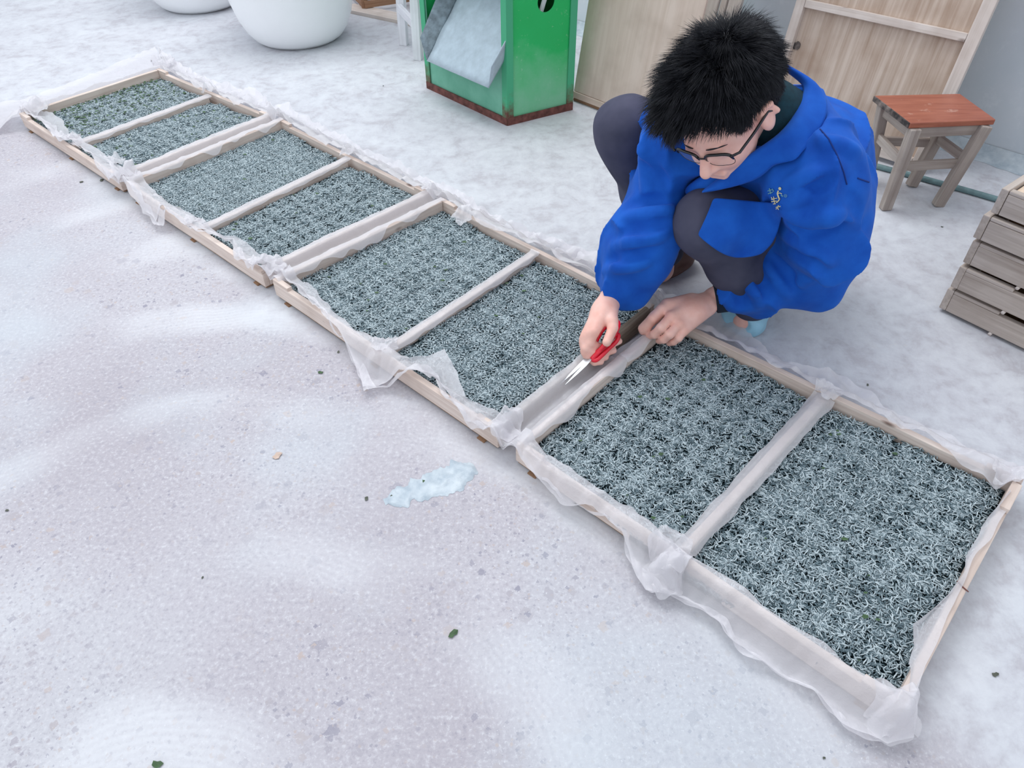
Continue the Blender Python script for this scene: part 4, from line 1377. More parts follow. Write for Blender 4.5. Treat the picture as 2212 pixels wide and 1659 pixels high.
# ------------------------------------------------------------------ signed distance modelling for the figure
class SDF:
    """union of smooth shapes, meshed with surface nets on a block-sparse grid"""
    def __init__(s, k=0.02):
        s.ops = []; s.k = k

    def cap(s, a, b, ra, rb=None, k=None, mode='add', flat=None):
        s.ops.append(('cap', np.array(a, float), np.array(b, float), ra, ra if rb is None else rb, s.k if k is None else k, mode, flat)); return s

    def chain(s, pts, rads, k=None, mode='add'):
        for i in range(len(pts) - 1):
            s.cap(pts[i], pts[i + 1], rads[i], rads[i + 1], k, mode)
        return s

    def ell(s, c_, axes, r, k=None, mode='add'):
        s.ops.append(('ell', np.array(c_, float), np.array(axes, float), np.array(r, float), None, s.k if k is None else k, mode, None)); return s

    def plane(s, p, n, k=0.004):
        s.ops.append(('pl', np.array(p, float), unit(np.array(n, float)), None, None, k, 'cut', None)); return s

    def noise(s, fn):
        s.ops.append(('fn', fn, None, None, None, 0, 'fn', None)); return s

    def ev(s, P):
        D = np.full(len(P), 10.0)
        for (t_, a, b, ra, rb, k, mode, flat) in s.ops:
            if t_ == 'cap':
                ab = b - a
                h = np.clip(((P - a) @ ab) / (ab @ ab), 0, 1)
                d = np.linalg.norm(P - a - h[:, None] * ab, axis=1) - (ra + (rb - ra) * h)
            elif t_ == 'ell':
                q = (P - a) @ b.T
                k0 = np.linalg.norm(q / ra, axis=1); k1 = np.linalg.norm(q / (ra * ra), axis=1)
                d = k0 * (k0 - 1) / np.maximum(k1, 1e-9)
            elif t_ == 'pl':
                d = (P - a) @ b
            else:
                D = D + a(P); continue
            if mode == 'add':
                h = np.clip(0.5 + 0.5 * (D - d) / k, 0, 1)
                D = D + (d - D) * h - k * h * (1 - h)
            elif mode == 'sub':
                h = np.clip(0.5 - 0.5 * (D + d) / k, 0, 1)
                D = D + (-d - D) * h + k * h * (1 - h)
            elif mode == 'cut':
                h = np.clip(0.5 - 0.5 * (d - D) / k, 0, 1)
                D = d + (D - d) * h + k * h * (1 - h)
        return D

    def bounds(s):
        lo, hi = np.full(3, 9.0), np.full(3, -9.0)
        for (t_, a, b, ra, rb, k, mode, flat) in s.ops:
            if mode != 'add':
                continue
            if t_ == 'cap':
                r = max(ra, rb)
                lo = np.minimum(lo, np.minimum(a, b) - r); hi = np.maximum(hi, np.maximum(a, b) + r)
            elif t_ == 'ell':
                r = max(ra)
                lo = np.minimum(lo, a - r); hi = np.maximum(hi, a + r)
        return lo - 0.04, hi + 0.04

    def mesh(s, h):
        lo, hi = s.bounds()
        B = 8
        n = (np.ceil((hi - lo) / (h * B)).astype(int) + 1) * B + 1
        nb = (n - 1) // B
        cx = [lo[i] + (np.arange(nb[i]) + 0.5) * B * h for i in range(3)]
        G = np.stack(np.meshgrid(*cx, indexing='ij'), -1).reshape(-1, 3)
        Dc = s.ev(G).reshape(nb)
        act = np.argwhere(np.abs(Dc) < B * h * 1.25 + 0.006)
        F = np.repeat(np.repeat(np.repeat(np.sign(Dc), B, 0), B, 1), B, 2).astype(np.float32)
        F = np.pad(F, ((0, 1),) * 3, mode='edge')
        loc = np.stack(np.meshgrid(*[np.arange(B + 1)] * 3, indexing='ij'), -1).reshape(-1, 3)
        key = act // 4
        act = act[np.lexsort((key[:, 2], key[:, 1], key[:, 0]))]
        key = act // 4
        cut = np.flatnonzero(np.any(np.diff(key, axis=0) != 0, axis=1)) + 1
        allops = s.ops
        for grp in np.split(act, cut):
            idx = (grp[:, None, :] * B + loc[None]).reshape(-1, 3)
            p0, p1 = lo + idx.min(0) * h, lo + idx.max(0) * h
            keep = []
            for op in allops:
                if op[0] == 'cap':
                    m_ = max(op[3], op[4]) + op[5] + 0.02
                    if np.any(np.maximum(op[1], op[2]) + m_ < p0) or np.any(np.minimum(op[1], op[2]) - m_ > p1):
                        continue
                elif op[0] == 'ell':
                    m_ = max(op[3]) + op[5] + 0.02
                    if np.any(op[1] + m_ < p0) or np.any(op[1] - m_ > p1):
                        continue
                keep.append(op)
            s.ops = keep
            F[idx[:, 0], idx[:, 1], idx[:, 2]] = s.ev(lo + idx * h)
        s.ops = allops
        # surface nets
        I = F < 0
        cnt = np.zeros(np.array(F.shape) - 1, np.int8)
        for a in (0, 1):
            for b in (0, 1):
                for c_ in (0, 1):
                    cnt += I[a:F.shape[0] - 1 + a, b:F.shape[1] - 1 + b, c_:F.shape[2] - 1 + c_]
        cells = np.argwhere((cnt > 0) & (cnt < 8))
        vid = np.full(cnt.shape, -1, np.int64); vid[tuple(cells.T)] = np.arange(len(cells))
        acc = np.zeros((len(cells), 3)); num = np.zeros(len(cells))
        cor = [(a, b, c_) for a in (0, 1) for b in (0, 1) for c_ in (0, 1)]
        for p in cor:
            for ax in range(3):
                if p[ax]:
                    continue
                q = list(p); q[ax] = 1
                f0 = F[tuple((cells + p).T)]; f1 = F[tuple((cells + q).T)]
                m = (f0 < 0) != (f1 < 0)
                t_ = np.where(m, f0 / np.where(m, f0 - f1, 1), 0)
                pos = np.array(p, float)[None].repeat(len(cells), 0); pos[:, ax] += t_
                acc += pos * m[:, None]; num += m
        vs = lo + (cells + acc / np.maximum(num, 1)[:, None]) * h
        fs = []
        for ax in range(3):
            sl0 = [slice(None)] * 3; sl1 = [slice(None)] * 3
            sl0[ax] = slice(0, -1); sl1[ax] = slice(1, None)
            m = I[tuple(sl0)] != I[tuple(sl1)]
            e = np.argwhere(m)
            o1, o2 = [i for i in range(3) if i != ax]
            ok = (e[:, o1] > 0) & (e[:, o2] > 0) & (e[:, o1] < F.shape[o1] - 1) & (e[:, o2] < F.shape[o2] - 1)
            e = e[ok]
            q = []
            for (da, db) in ((-1, -1), (0, -1), (0, 0), (-1, 0)):
                c_ = e.copy(); c_[:, o1] += da; c_[:, o2] += db
                q.append(vid[tuple(c_.T)])
            q = np.stack(q, 1)
            flip = I[tuple(e.T)]
            if ax == 1:
                flip = ~flip
            q[~flip] = q[~flip][:, ::-1]
            fs.append(q)
        fs = np.concatenate(fs)
        fs = fs[(fs >= 0).all(1)]
        return vs, fs


def np_mesh(name, vs, fs, mat, parent, smooth=True):
    me = bpy.data.meshes.new(name)
    base = np.array(parent.matrix_world.translation) if parent is not None else V(0, 0, 0)
    me.vertices.add(len(vs)); me.vertices.foreach_set('co', (np.asarray(vs) - base).ravel())
    me.loops.add(fs.size); me.loops.foreach_set('vertex_index', fs.ravel().astype(np.int32))
    me.polygons.add(len(fs)); me.polygons.foreach_set('loop_start', np.arange(0, fs.size, 4, dtype=np.int32))
    me.polygons.foreach_set('loop_total', np.full(len(fs), 4, np.int32))
    me.update(calc_edges=True); me.validate()
    me.polygons.foreach_set('use_smooth', [smooth] * len(me.polygons))
    me.materials.append(mat)
    o = bpy.data.objects.new(name, me); COL.objects.link(o)
    if parent is not None:
        o.parent = parent
    return o


def smooth_verts(vs, fs, it=2, lam=0.5):
    e = np.concatenate([fs[:, [0, 1]], fs[:, [1, 2]], fs[:, [2, 3]], fs[:, [3, 0]]])
    for _ in range(it):
        acc = np.zeros_like(vs); n = np.zeros(len(vs))
        for a, b in ((0, 1), (1, 0)):
            for k in range(3):
                acc[:, k] += np.bincount(e[:, a], vs[e[:, b], k], len(vs))
            n += np.bincount(e[:, a], minlength=len(vs))
        vs = vs * (1 - lam) + lam * acc / np.maximum(n, 1)[:, None]
    return vs


def bvh_of(vs, fs):
    return BVHTree.FromPolygons([tuple(v) for v in vs], [tuple(int(i) for i in f) for f in fs])


def hit(bv, px, py, off=0.0, default=None):
    """point of a surface seen at a pixel, lifted along its normal"""
    loc, nor, i, d = bv.ray_cast(Vector(EYE), Vector(ray(px, py)))
    if loc is None:
        return None if default is None else atd(px, py, default)
    n_ = np.array(nor)
    if n_ @ ray(px, py) > 0:
        n_ = -n_
    return np.array(loc) + n_ * off


# ------------------------------------------------------------------ the person
person = empty('person', V(0.56, 1.52, 0.0), 'person in a blue work jacket and glasses squatting by the trays, cutting film with scissors', 'person')

# head frame: forward, left, up (of the head)
HF = unit(V(-.608, -.692, -.37)); HL = V(.677, -.692, .243); HL = unit(HL - HF * (HL @ HF)); HT = np.cross(HF, HL)
_a = math.radians(15)
HF, HT = HF * math.cos(_a) - HT * math.sin(_a), HT * math.cos(_a) + HF * math.sin(_a)
HC_ = atd(1566, 244, 1.49)


def hp_(f, l, t_):
    return HC_ + HF * f + HL * l + HT * t_


HAX = np.array([HF, HL, HT])
NECK = atd(1705, 262, 1.60)
PEL, HIPL, HIPR = V(.68, 1.57, .27), V(.72, 1.47, .25), V(.62, 1.67, .25)
SHL, SHR = atd(1775, 385, 1.55), atd(1452, 300, 1.60)
ELL, ELR = at(1752, 580, .20), at(1405, 482, .29)
WRL, WRR = at(1543, 645, .115), at(1330, 628, .145)
KNR, KNL = at(1352, 282, .425), at(1533, 482, .33)
ANR, ANL = at(1432, 545, .085), at(1625, 655, .075)

body = SDF(0.012)
# head
body.ell(hp_(-0.012, 0, 0.022), HAX, (0.094, 0.074, 0.082), 0.02)
body.ell(hp_(0.030, 0, -0.030), HAX, (0.060, 0.060, 0.070), 0.02)
body.ell(hp_(0.050, 0, -0.085), HAX, (0.032, 0.036, 0.026), 0.025)          # chin
body.cap(hp_(0.060, 0.030, -0.030), hp_(0.066, 0.026, -0.034), 0.020, k=0.015)  # cheeks
body.cap(hp_(0.060, -0.030, -0.030), hp_(0.066, -0.026, -0.034), 0.020, k=0.015)
body.cap(hp_(0.074, -0.028, 0.012), hp_(0.074, 0.028, 0.012), 0.012, k=0.014)   # brow
body.cap(hp_(0.086, 0, -0.002), hp_(0.106, 0, -0.034), 0.0075, 0.0115, k=0.010)  # nose
for s_ in (-1, 1):
    body.cap(hp_(0.094, 0.009 * s_, -0.038), hp_(0.088, 0.012 * s_, -0.038), 0.0075, k=0.006)
    body.ell(hp_(0.077, 0.031 * s_, -0.004), HAX, (0.010, 0.015, 0.010), 0.008)   # closed lids
    # ear
    body.ell(hp_(-0.006, 0.078 * s_, -0.012), HAX, (0.019, 0.010, 0.031), 0.008)
    body.cap(hp_(-0.016, 0.083 * s_, 0.010), hp_(-0.022, 0.090 * s_, -0.014), 0.0055, k=0.006)
    body.cap(hp_(-0.004, 0.083 * s_, 0.017), hp_(-0.016, 0.089 * s_, 0.012), 0.0055, k=0.006)
    body.ell(hp_(0.001, 0.090 * s_, -0.010), HAX, (0.009, 0.006, 0.015), 0.005, 'sub')
body.cap(hp_(0.086, -0.016, -0.062), hp_(0.086, 0.016, -0.062), 0.0065, k=0.006)   # lips
body.cap(hp_(0.085, -0.013, -0.072), hp_(0.085, 0.013, -0.072), 0.007, k=0.006)
body.cap(hp_(0.094, -0.020, -0.067), hp_(0.094, 0.020, -0.067), 0.0022, k=0.003, mode='sub')
# neck, trunk, limbs (mostly under the clothes)
body.cap(hp_(-0.045, 0, -0.045), NECK, 0.050, 0.046, k=0.03)
body.chain([NECK + V(.02, .03, -.02), NECK * .5 + PEL * .5 + V(.02, .02, .0), PEL], [.045, .075, .09], 0.04)
body.chain([NECK, SHL, SHL * .5 + ELL * .5 + V(.010, .004, .0), ELL], [.04, .040, .038, .034], 0.03).chain([NECK, SHR + V(.01, .01, 0), atd(1425, 415, 1.68), ELR], [.05, .036, .034, .032], 0.02)
body.chain([ELL, WRL], [.036, .027], 0.02).chain([ELR, WRR], [.034, .0235], 0.02)
body.chain([HIPL, KNL, ANL], [.07, .046, .032], 0.03).chain([HIPR, KNR, ANR], [.07, .046, .032], 0.03)
FTL, FTR = at(1604, 694, .026), at(1432, 572, .026)
body.chain([ANL, ANL * V(1, 1, 0) + V(0, 0, .034), FTL], [.030, .030, .020], 0.02)
body.chain([ANR, ANR * V(1, 1, 0) + V(0, 0, .034), FTR], [.030, .030, .020], 0.02)


def Z(px, py, z):
    return at(px, py, z)


# left hand (viewer's right): palm, thumb on top, four fingers curled against the rim
P0 = WRL
lm = [Z(1431, 668, .120), Z(1450, 684, .118), Z(1467, 700, .108), Z(1478, 714, .094)]
for i, m_ in enumerate(lm):
    body.cap(P0 * .75 + lm[min(i, 3)] * .25 + V(0, 0, -.003), m_, .020, [.0125, .0130, .0125, .0115][i], k=0.012)
body.ell(P0 * .45 + (lm[1] + lm[2]) / 2 * .55 + V(0, 0, .004), np.eye(3), (.030, .026, .017), 0.02)
fng = [([lm[0], Z(1410, 688, .108), Z(1398, 706, .083), Z(1389, 716, .066)], [.0115, .0108, .0100, .0085]),
       ([lm[1], Z(1428, 708, .103), Z(1414, 722, .080), Z(1402, 726, .062)], [.0115, .0105, .0098, .0085]),
       ([lm[2], Z(1447, 722, .095), Z(1434, 733, .076), Z(1424, 736, .060)], [.0110, .0102, .0095, .0082]),
       ([lm[3], Z(1466, 730, .084), Z(1455, 738, .070), Z(1446, 741, .060)], [.0098, .0090, .0085, .0075])]
for pts, rr in fng:
    body.chain(pts, rr, 0.0035)
body.chain([P0 * .6 + lm[0] * .4 + V(-.004, .006, 0), Z(1442, 660, .120), Z(1414, 686, .103), Z(1388, 709, .076)], [.019, .0155, .0130, .0105], 0.006)
# right hand round the scissors
Q0 = WRR
rm = [Z(1283, 716, .128), Z(1270, 722, .118), Z(1264, 734, .106), Z(1264, 746, .094)]
for i, m_ in enumerate(rm):
    body.cap(Q0 * .8 + m_ * .2, m_, .020, [.0125, .0125, .012, .011][i], k=0.014)
body.ell(Q0 * .5 + rm[1] * .5 + V(.004, -.002, .002), np.eye(3), (.024, .030, .019), 0.02)
fng = [([rm[0], Z(1274, 742, .105), Z(1300, 752, .082), Z(1337, 737, .077)], [.0112, .0102, .0095, .0078]),
       ([rm[1], Z(1266, 752, .096), Z(1290, 766, .078), Z(1325, 757, .070)], [.0112, .0102, .0095, .0078]),
       ([rm[2], Z(1264, 760, .086), Z(1284, 775, .070), Z(1308, 772, .064)], [.0105, .0098, .0090, .0075]),
       ([rm[3], Z(1268, 768, .078), Z(1284, 782, .066), Z(1298, 782, .062)], [.0095, .0088, .0080, .0070])]
for pts, rr in fng:
    body.chain(pts, rr, 0.0035)
body.chain([Q0 * .62 + rm[0] * .38 + V(.006, 0, 0), Z(1322, 694, .135), Z(1324, 710, .128), Z(1311, 739, .116)], [.0165, .0130, .0112, .0100], 0.006)
vs, fs = body.mesh(0.0026)
vs = smooth_verts(vs, fs, 1, 0.4)
# keep the soles above the ground
vs[:, 2] = np.maximum(vs[:, 2], 0.008)
np_mesh('body', vs, fs, M['skin'], person)
body_bvh = bvh_of(vs, fs)

# thumb nails
def nail(px, py, r, sx=1.0):
    c_ = hit(body_bvh, px, py, 0.0006)
    if c_ is None:
        return
    vs_ = []
    for k in range(10):
        a = 2 * math.pi * k / 10
        q = hit(body_bvh, px + r * 960 * math.cos(a) * sx, py + r * 960 * math.sin(a), 0.0005)
        vs_.append(q if q is not None else c_)
    vs_.append(c_ + (EYE - c_) / np.linalg.norm(EYE - c_) * 0.0006)
    mesh('thumb_nail', vs_, [(k, (k + 1) % 10, 10) for k in range(10)], M['nail'], person, True)


# eyebrows
for s_ in (-1, 1):
    pts = [hp_(0.0895 - 0.018 * abs(t_) ** 2, s_ * (0.014 + 0.034 * t_), 0.016 + 0.003 * math.sin(t_ * 3) - 0.004 * t_) for t_ in np.linspace(0, 1, 8)]
    v1, f1 = tube_geo(pts, [0.0008, 0.0013, 0.0016, 0.0016, 0.0015, 0.0013, 0.001, 0.0005], 6)
    mesh('eyebrow', v1, f1, M['hair'], person, True)

# hair cap
hs = SDF(0.02)
hs.ell(hp_(-0.018, 0, 0.040), HAX, (0.106, 0.083, 0.092), 0.02)
hs.ell(hp_(0.030, -0.012, 0.075), HAX, (0.068, 0.062, 0.050), 0.03)
hs.ell(hp_(-0.050, 0.008, 0.030), HAX, (0.078, 0.076, 0.082), 0.03)
hs.ell(hp_(0.098, 0.016, -0.008), HAX, (0.070, 0.078, 0.086), 0.012, 'sub')      # face opening
hs.ell(hp_(0.022, 0.085, -0.020), HAX, (0.050, 0.028, 0.048), 0.01, 'sub')   # temples
hs.ell(hp_(0.022, -0.085, -0.020), HAX, (0.050, 0.028, 0.048), 0.01, 'sub')
hs.ell(hp_(-0.006, 0.092, -0.014), HAX, (0.024, 0.020, 0.036), 0.008, 'sub')
hs.ell(hp_(-0.006, -0.092, -0.014), HAX, (0.024, 0.020, 0.036), 0.008, 'sub')
hs.ell(hp_(-0.02, 0, -0.075), HAX, (0.11, 0.10, 0.045), 0.012, 'sub')
hs.noise(lambda P: (vnoise(P, 45, 31) - 0.5) * 0.012 + (vnoise(P, 110, 32) - 0.5) * 0.005)
hv, hf = hs.mesh(0.003)
hv = smooth_verts(hv, hf, 1, 0.4)
hair = np_mesh('hair', hv, hf, M['hair'], person)
# strands grown from the cap, combed away from the whorl
tri = hv[hf]
fc = tri.mean(1); fn = np.cross(tri[:, 2] - tri[:, 0], tri[:, 3] - tri[:, 1])
fa = np.linalg.norm(fn, axis=1); fn /= fa[:, None]
rel = (fc - HC_)
outw = (fn * rel).sum(1) > 0
fn[~outw] *= -1
okf = np.linalg.norm(rel @ HAX.T / V(.105, .085, .10), axis=1) > 0.62
inner = np.array([(q @ HF) for q in rel])
NS = 24000
sel = RNG.choice(len(fc), NS, p=(fa * okf) / (fa * okf).sum())
root = fc[sel] + RNG.normal(0, 0.001, (NS, 3)); nrm = fn[sel]
whorl = hp_(-0.065, 0.012, 0.105)
dirv = root - whorl
dirv -= nrm * (dirv * nrm).sum(1)[:, None]
dl = np.linalg.norm(dirv, axis=1)
dirv /= np.maximum(dl, 1e-6)[:, None]
clump = np.column_stack([vnoise(root, 55, 40 + i) - 0.5 for i in range(3)])
ft_w = (rel[sel] @ HF)
topw = np.clip((rel[sel] @ HT) / 0.1, 0, 1)
frontw = np.clip((rel[sel] @ HF - 0.03) / 0.05, 0, 1) * np.clip(1 - topw * 1.1, 0, 1)
L_ = (0.010 + 0.030 * topw) * RNG.uniform(0.7, 1.25, NS) * (1 - 0.72 * frontw)
lift = 0.25 + 0.65 * topw
wd_ = np.linalg.norm(root - whorl, axis=1)
L_ = L_ * np.clip(0.45 + wd_ / 0.06, 0, 1)
d0 = dirv * 1.0 + nrm * lift[:, None] + clump * 0.9 + RNG.normal(0, 0.10, (NS, 3))
d0 /= np.linalg.norm(d0, axis=1)[:, None]
K = 5
pts = np.zeros((K, NS, 3)); pts[0] = root
d = d0.copy()
for i in range(1, K):
    pts[i] = pts[i - 1] + d * (L_ / (K - 1))[:, None]
    d = d + dirv * 0.10 - HT * 0.06 + clump * 0.25
    d /= np.linalg.norm(d, axis=1)[:, None]
side = np.cross(d0, nrm); side /= np.maximum(np.linalg.norm(side, axis=1), 1e-6)[:, None]
b2_ = np.cross(d0, side)
wr = np.array([0.00046, 0.00044, 0.00038, 0.00026, 0.00006])
VS = np.zeros((NS, K, 3, 3))
for i in range(K):
    for j in range(3):
        a = 2 * math.pi * j / 3
        VS[:, i, j] = pts[i] + wr[i] * (math.cos(a) * side + math.sin(a) * b2_)
base_i = (np.arange(NS) * K * 3)[:, None]
q = []
for i in range(K - 1):
    for j in range(3):
        j2 = (j + 1) % 3
        q.append(base_i + np.array([[i * 3 + j, i * 3 + j2, (i + 1) * 3 + j2, (i + 1) * 3 + j]]))
FS = np.stack(q, 1).reshape(-1, 4)
np_mesh('hair_strands', VS.reshape(-1, 3), FS, M['hair'], person)['kind'] = 'stuff'

# glasses
gl = []
FR = 0.0017
for s_ in (-1, 1):
    ring = []
    for k in range(29):
        a = 2 * math.pi * k / 28
        x = 0.0255 * np.sign(math.cos(a)) * abs(math.cos(a)) ** 0.6; y = 0.0175 * np.sign(math.sin(a)) * abs(math.sin(a)) ** 0.6
        ring.append(hp_(0.102 - 0.010 * ((x + 0.034) / 0.06) ** 2 - 0.006 - (y < 0) * 0.002, s_ * (0.034 + x), -0.008 + y))
    gl.append(tube_geo(ring[:15], [0.0014] + [0.0029] * 13 + [0.0012], 8)); gl.append(tube_geo(ring[14:], 0.0006, 6, False))
    gl.append(tube_geo([hp_(0.090, s_ * 0.060, 0.004), hp_(0.080, s_ * 0.074, 0.005), hp_(0.04, s_ * 0.081, 0.004), hp_(-0.006, s_ * 0.086, 0.004), hp_(-0.022, s_ * 0.088, -0.012)], 0.0026, 7))
    lens = [ring[k] for k in range(28)]
    mesh('lens', lens + [sum(lens) / 28], [(k, (k + 1) % 28, 28) for k in range(28)], M['lens'], person, True)
gl.append(tube_geo([hp_(0.096, -0.010, -0.002), hp_(0.099, 0, 0.001), hp_(0.096, 0.010, -0.002)], 0.0016, 6))
v1, f1 = merge(*gl)
mesh('glasses', v1, f1, M['black'], person, True)

# trousers
tr_ = SDF(0.03)
tr_.chain([HIPR, (HIPR + KNR) / 2 + V(0, 0, .02), KNR], [.090, .082, .068], 0.04)
tr_.chain([KNR, KNR * .5 + ANR * .5 + V(.01, .01, 0), ANR + V(0, 0, .01)], [.068, .060, .052], 0.03)
tr_.chain([HIPL, (HIPL + KNL) / 2 + V(0, 0, .02), KNL], [.090, .080, .066], 0.04)
tr_.chain([KNL, KNL * .5 + ANL * .5 + V(.012, .012, 0), ANL + V(0, 0, .01)], [.066, .060, .050], 0.03)
tr_.ell(PEL + V(.01, .01, -.02), np.eye(3), (.105, .105, .10), 0.04)
tr_.noise(lambda P: (vnoise(P * V(1, 1, .5), 22, 61) - 0.5) * 0.010)
tv, tf = tr_.mesh(0.005)
tv = smooth_verts(tv, tf, 2, 0.5)
tv[:, 2] = np.maximum(tv[:, 2], 0.03)
np_mesh('trousers', tv, tf, M['trousers'], person)
tr_bvh = bvh_of(tv, tf)

# shoes
def shoe(name, heel, toe, w, h, mat, lbl, open_toe=False):
    s_ = SDF(0.014)
    ax = unit((toe - heel) * V(1, 1, 0)); sd_ = V(-ax[1], ax[0], 0)
    L = np.linalg.norm((toe - heel)[:2])
    g = heel * V(1, 1, 0)
    A3 = np.array([ax, sd_, V(0, 0, 1)])
    s_.ell(g + ax * L * .16 + V(0, 0, h * .55), A3, (L * .22, w * .42, h * .75), 0.02)
    s_.ell(g + ax * L * .48 + V(0, 0, h * .50), A3, (L * .34, w * .44, h * .62), 0.03)
    s_.ell(g + ax * L * .74 + V(0, 0, h * .38), A3, (L * .27, w * .50, h * .50), 0.03)
    s_.ell(g + ax * L * .5 + V(0, 0, 0.008), A3, (L * .52, w * .5, 0.012), 0.01)
    s_.ell(g + ax * L * .14 + V(0, 0, h * 1.15), A3, (L * .16, w * .30, h * .6), 0.01, 'sub')
    if open_toe:
        s_.ell(g + ax * L * .99 + V(0, 0, h * .52), A3, (L * .13, w * .36, h * .30), 0.004, 'sub')
    s_.plane(V(0, 0, 0.0015), V(0, 0, -1), 0.001)
    v_, f_ = s_.mesh(0.003)
    o = np_mesh(name, smooth_verts(v_, f_, 1), f_, mat, person)
    o['label'] = lbl
    return o


shoe('shoe', at(1488, 560, 0), at(1372, 612, 0), .090, .085, M['shoe'], 'brown shoe on the foot behind the arm')
shoe('slipper', ANL * V(1, 1, 0) + V(.03, .05, 0), at(1584, 722, 0), .105, .068, M['slipper'], 'light blue slipper with toe hole on the nearer foot', True)

# jacket
jk = SDF(0.03)
UB = atd(1722, 330, 1.72)
jk.chain([PEL + V(.02, .02, .03), (PEL + UB) / 2 + V(.03, .03, .0), UB, NECK + V(.02, .03, -.03)], [.130, .118, .080, .062], 0.05)
CH_ = atd(1600, 400, 1.66)
jk.chain([CH_ + V(.03, .03, 0), (CH_ + PEL) / 2 + V(.02, 0, .02)], [.085, .11], 0.05)
jk.chain([NECK + V(0, 0, -.05), SHL], [.070, .074], 0.05).chain([NECK + V(0, 0, -.05), SHR + V(.02, .02, 0)], [.070, .062], 0.05)
jk.chain([SHL, SHL * .5 + ELL * .5 + V(.010, .004, .0), ELL], [.078, .078, .072], 0.03)
EL1 = at(1640, 612, .15)
jk.chain([ELL, EL1, at(1594, 636, .130)], [.070, .058, .046], 0.03)
jk.chain([SHR, atd(1425, 415, 1.66), ELR], [.062, .056, .060], 0.03)
jk.chain([ELR, at(1380, 545, .225), at(1349, 602, .168)], [.060, .064, .052], 0.03)
jk.cap(atd(1800, 430, 1.63), atd(1785, 530, 1.63), .068, k=0.03)
# folds: raised ridges and grooves across sleeves, elbow and chest
RD = [((1385, 330), (1400, 440), 1.60, .012, 1), ((1350, 470), (1450, 450), 1.58, .013, 1), ((1325, 530), (1435, 505), 1.58, .014, 1), ((1305, 585), (1400, 565), 1.60, .011, 1),
      ((1360, 440), (1460, 425), 1.60, .010, -1), ((1340, 503), (1440, 480), 1.60, .011, -1), ((1315, 560), (1410, 540), 1.60, .009, -1), ((1410, 350), (1440, 420), 1.6, .009, -1),
      ((1697, 458), (1745, 482), 1.52, .014, 1), ((1745, 482), (1815, 462), 1.54, .014, 1), ((1700, 478), (1748, 503), 1.52, .013, -1), ((1748, 503), (1820, 484), 1.52, .013, -1),
      ((1690, 505), (1790, 570), 1.55, .014, 1), ((1695, 535), (1780, 592), 1.55, .012, -1), ((1650, 560), (1700, 640), 1.58, .012, 1), ((1668, 548), (1722, 622), 1.58, .010, -1),
      ((1610, 590), (1640, 660), 1.60, .010, 1), ((1625, 580), (1660, 650), 1.60, .009, -1), ((1585, 615), (1600, 668), 1.6, .008, -1), ((1730, 610), (1800, 560), 1.56, .010, 1),
      ((1700, 400), (1770, 375), 1.5, .012, 1), ((1720, 425), (1800, 385), 1.5, .010, -1), ((1690, 440), (1740, 420), 1.5, .010, 1), ((1775, 300), (1850, 330), 1.58, .010, 1), ((1830, 420), (1860, 480), 1.6, .010, -1)]
fold_pts = []
jk.noise(lambda P: (1 - np.abs(2 * vnoise(P * V(1, 1, .7) + 0.03 * np.column_stack([vnoise(P, 12, 71), vnoise(P, 12, 72), vnoise(P, 12, 73)]), 11, 70) - 1)) ** 3 * -0.022 + (vnoise(P, 24, 75) - 0.5) * 0.012)
# neck opening and sleeve mouths
NO = NECK + (HC_ - NECK) * 0.10 + V(-.015, .01, .055)
jk.ell(atd(1700, 245, 1.535), np.array([V(1, 0, 0), V(0, 1, 0), V(0, 0, 1)]), (.066, .070, .065), 0.012, 'sub')
jk.cap(WRL * 1.0, at(1572, 638, .123), .030, .034, k=0.006, mode='sub')
jk.cap(WRR * 1.0, at(1341, 606, .165), .028, .034, k=0.006, mode='sub')
jv, jf = jk.mesh(0.0048)
jb0 = bvh_of(jv, jf)
rp = []
for (a, b, dd_, r, sg) in RD:
    n = 9
    pr_ = []
    for i in range(n):
        t_ = i / (n - 1)
        h_ = hit(jb0, a[0] + (b[0] - a[0]) * t_ + 6 * math.sin(t_ * 3), a[1] + (b[1] - a[1]) * t_, -r * 0.25 if sg > 0 else r * 0.35)
        if h_ is not None and (not pr_ or np.linalg.norm(h_ - pr_[-1]) < 0.05):
            pr_.append(h_)
    for i in range(len(pr_) - 1):
        w0 = 0.45 + 0.55 * math.sin(math.pi * (i + 0.5) / max(1, len(pr_) - 1))
        jk.cap(pr_[i], pr_[i + 1], r * w0, k=0.016 if sg > 0 else 0.012, mode='add' if sg > 0 else 'sub')
jv, jf = jk.mesh(0.0045)
jv = smooth_verts(jv, jf, 1, 0.5)
jacket = np_mesh('jacket', jv, jf, M['jacket'], person)
jb = bvh_of(jv, jf)


def cloth(name, rows, mat, th=0.0025, sub=2, bv=None):
    """grid of world points -> smooth cloth piece with thickness"""
    R_, C_ = len(rows), len(rows[0])
    vs_ = [p for r in rows for p in r]
    fs_ = [(i * C_ + j, i * C_ + j + 1, (i + 1) * C_ + j + 1, (i + 1) * C_ + j) for i in range(R_ - 1) for j in range(C_ - 1)]
    o = mesh(name, vs_, fs_, mat, person, True)
    sm = o.modifiers.new('subdivision', 'SUBSURF'); sm.levels = sub; sm.render_levels = sub
    so = o.modifiers.new('thickness', 'SOLIDIFY'); so.thickness = th; so.offset = 0
    return o


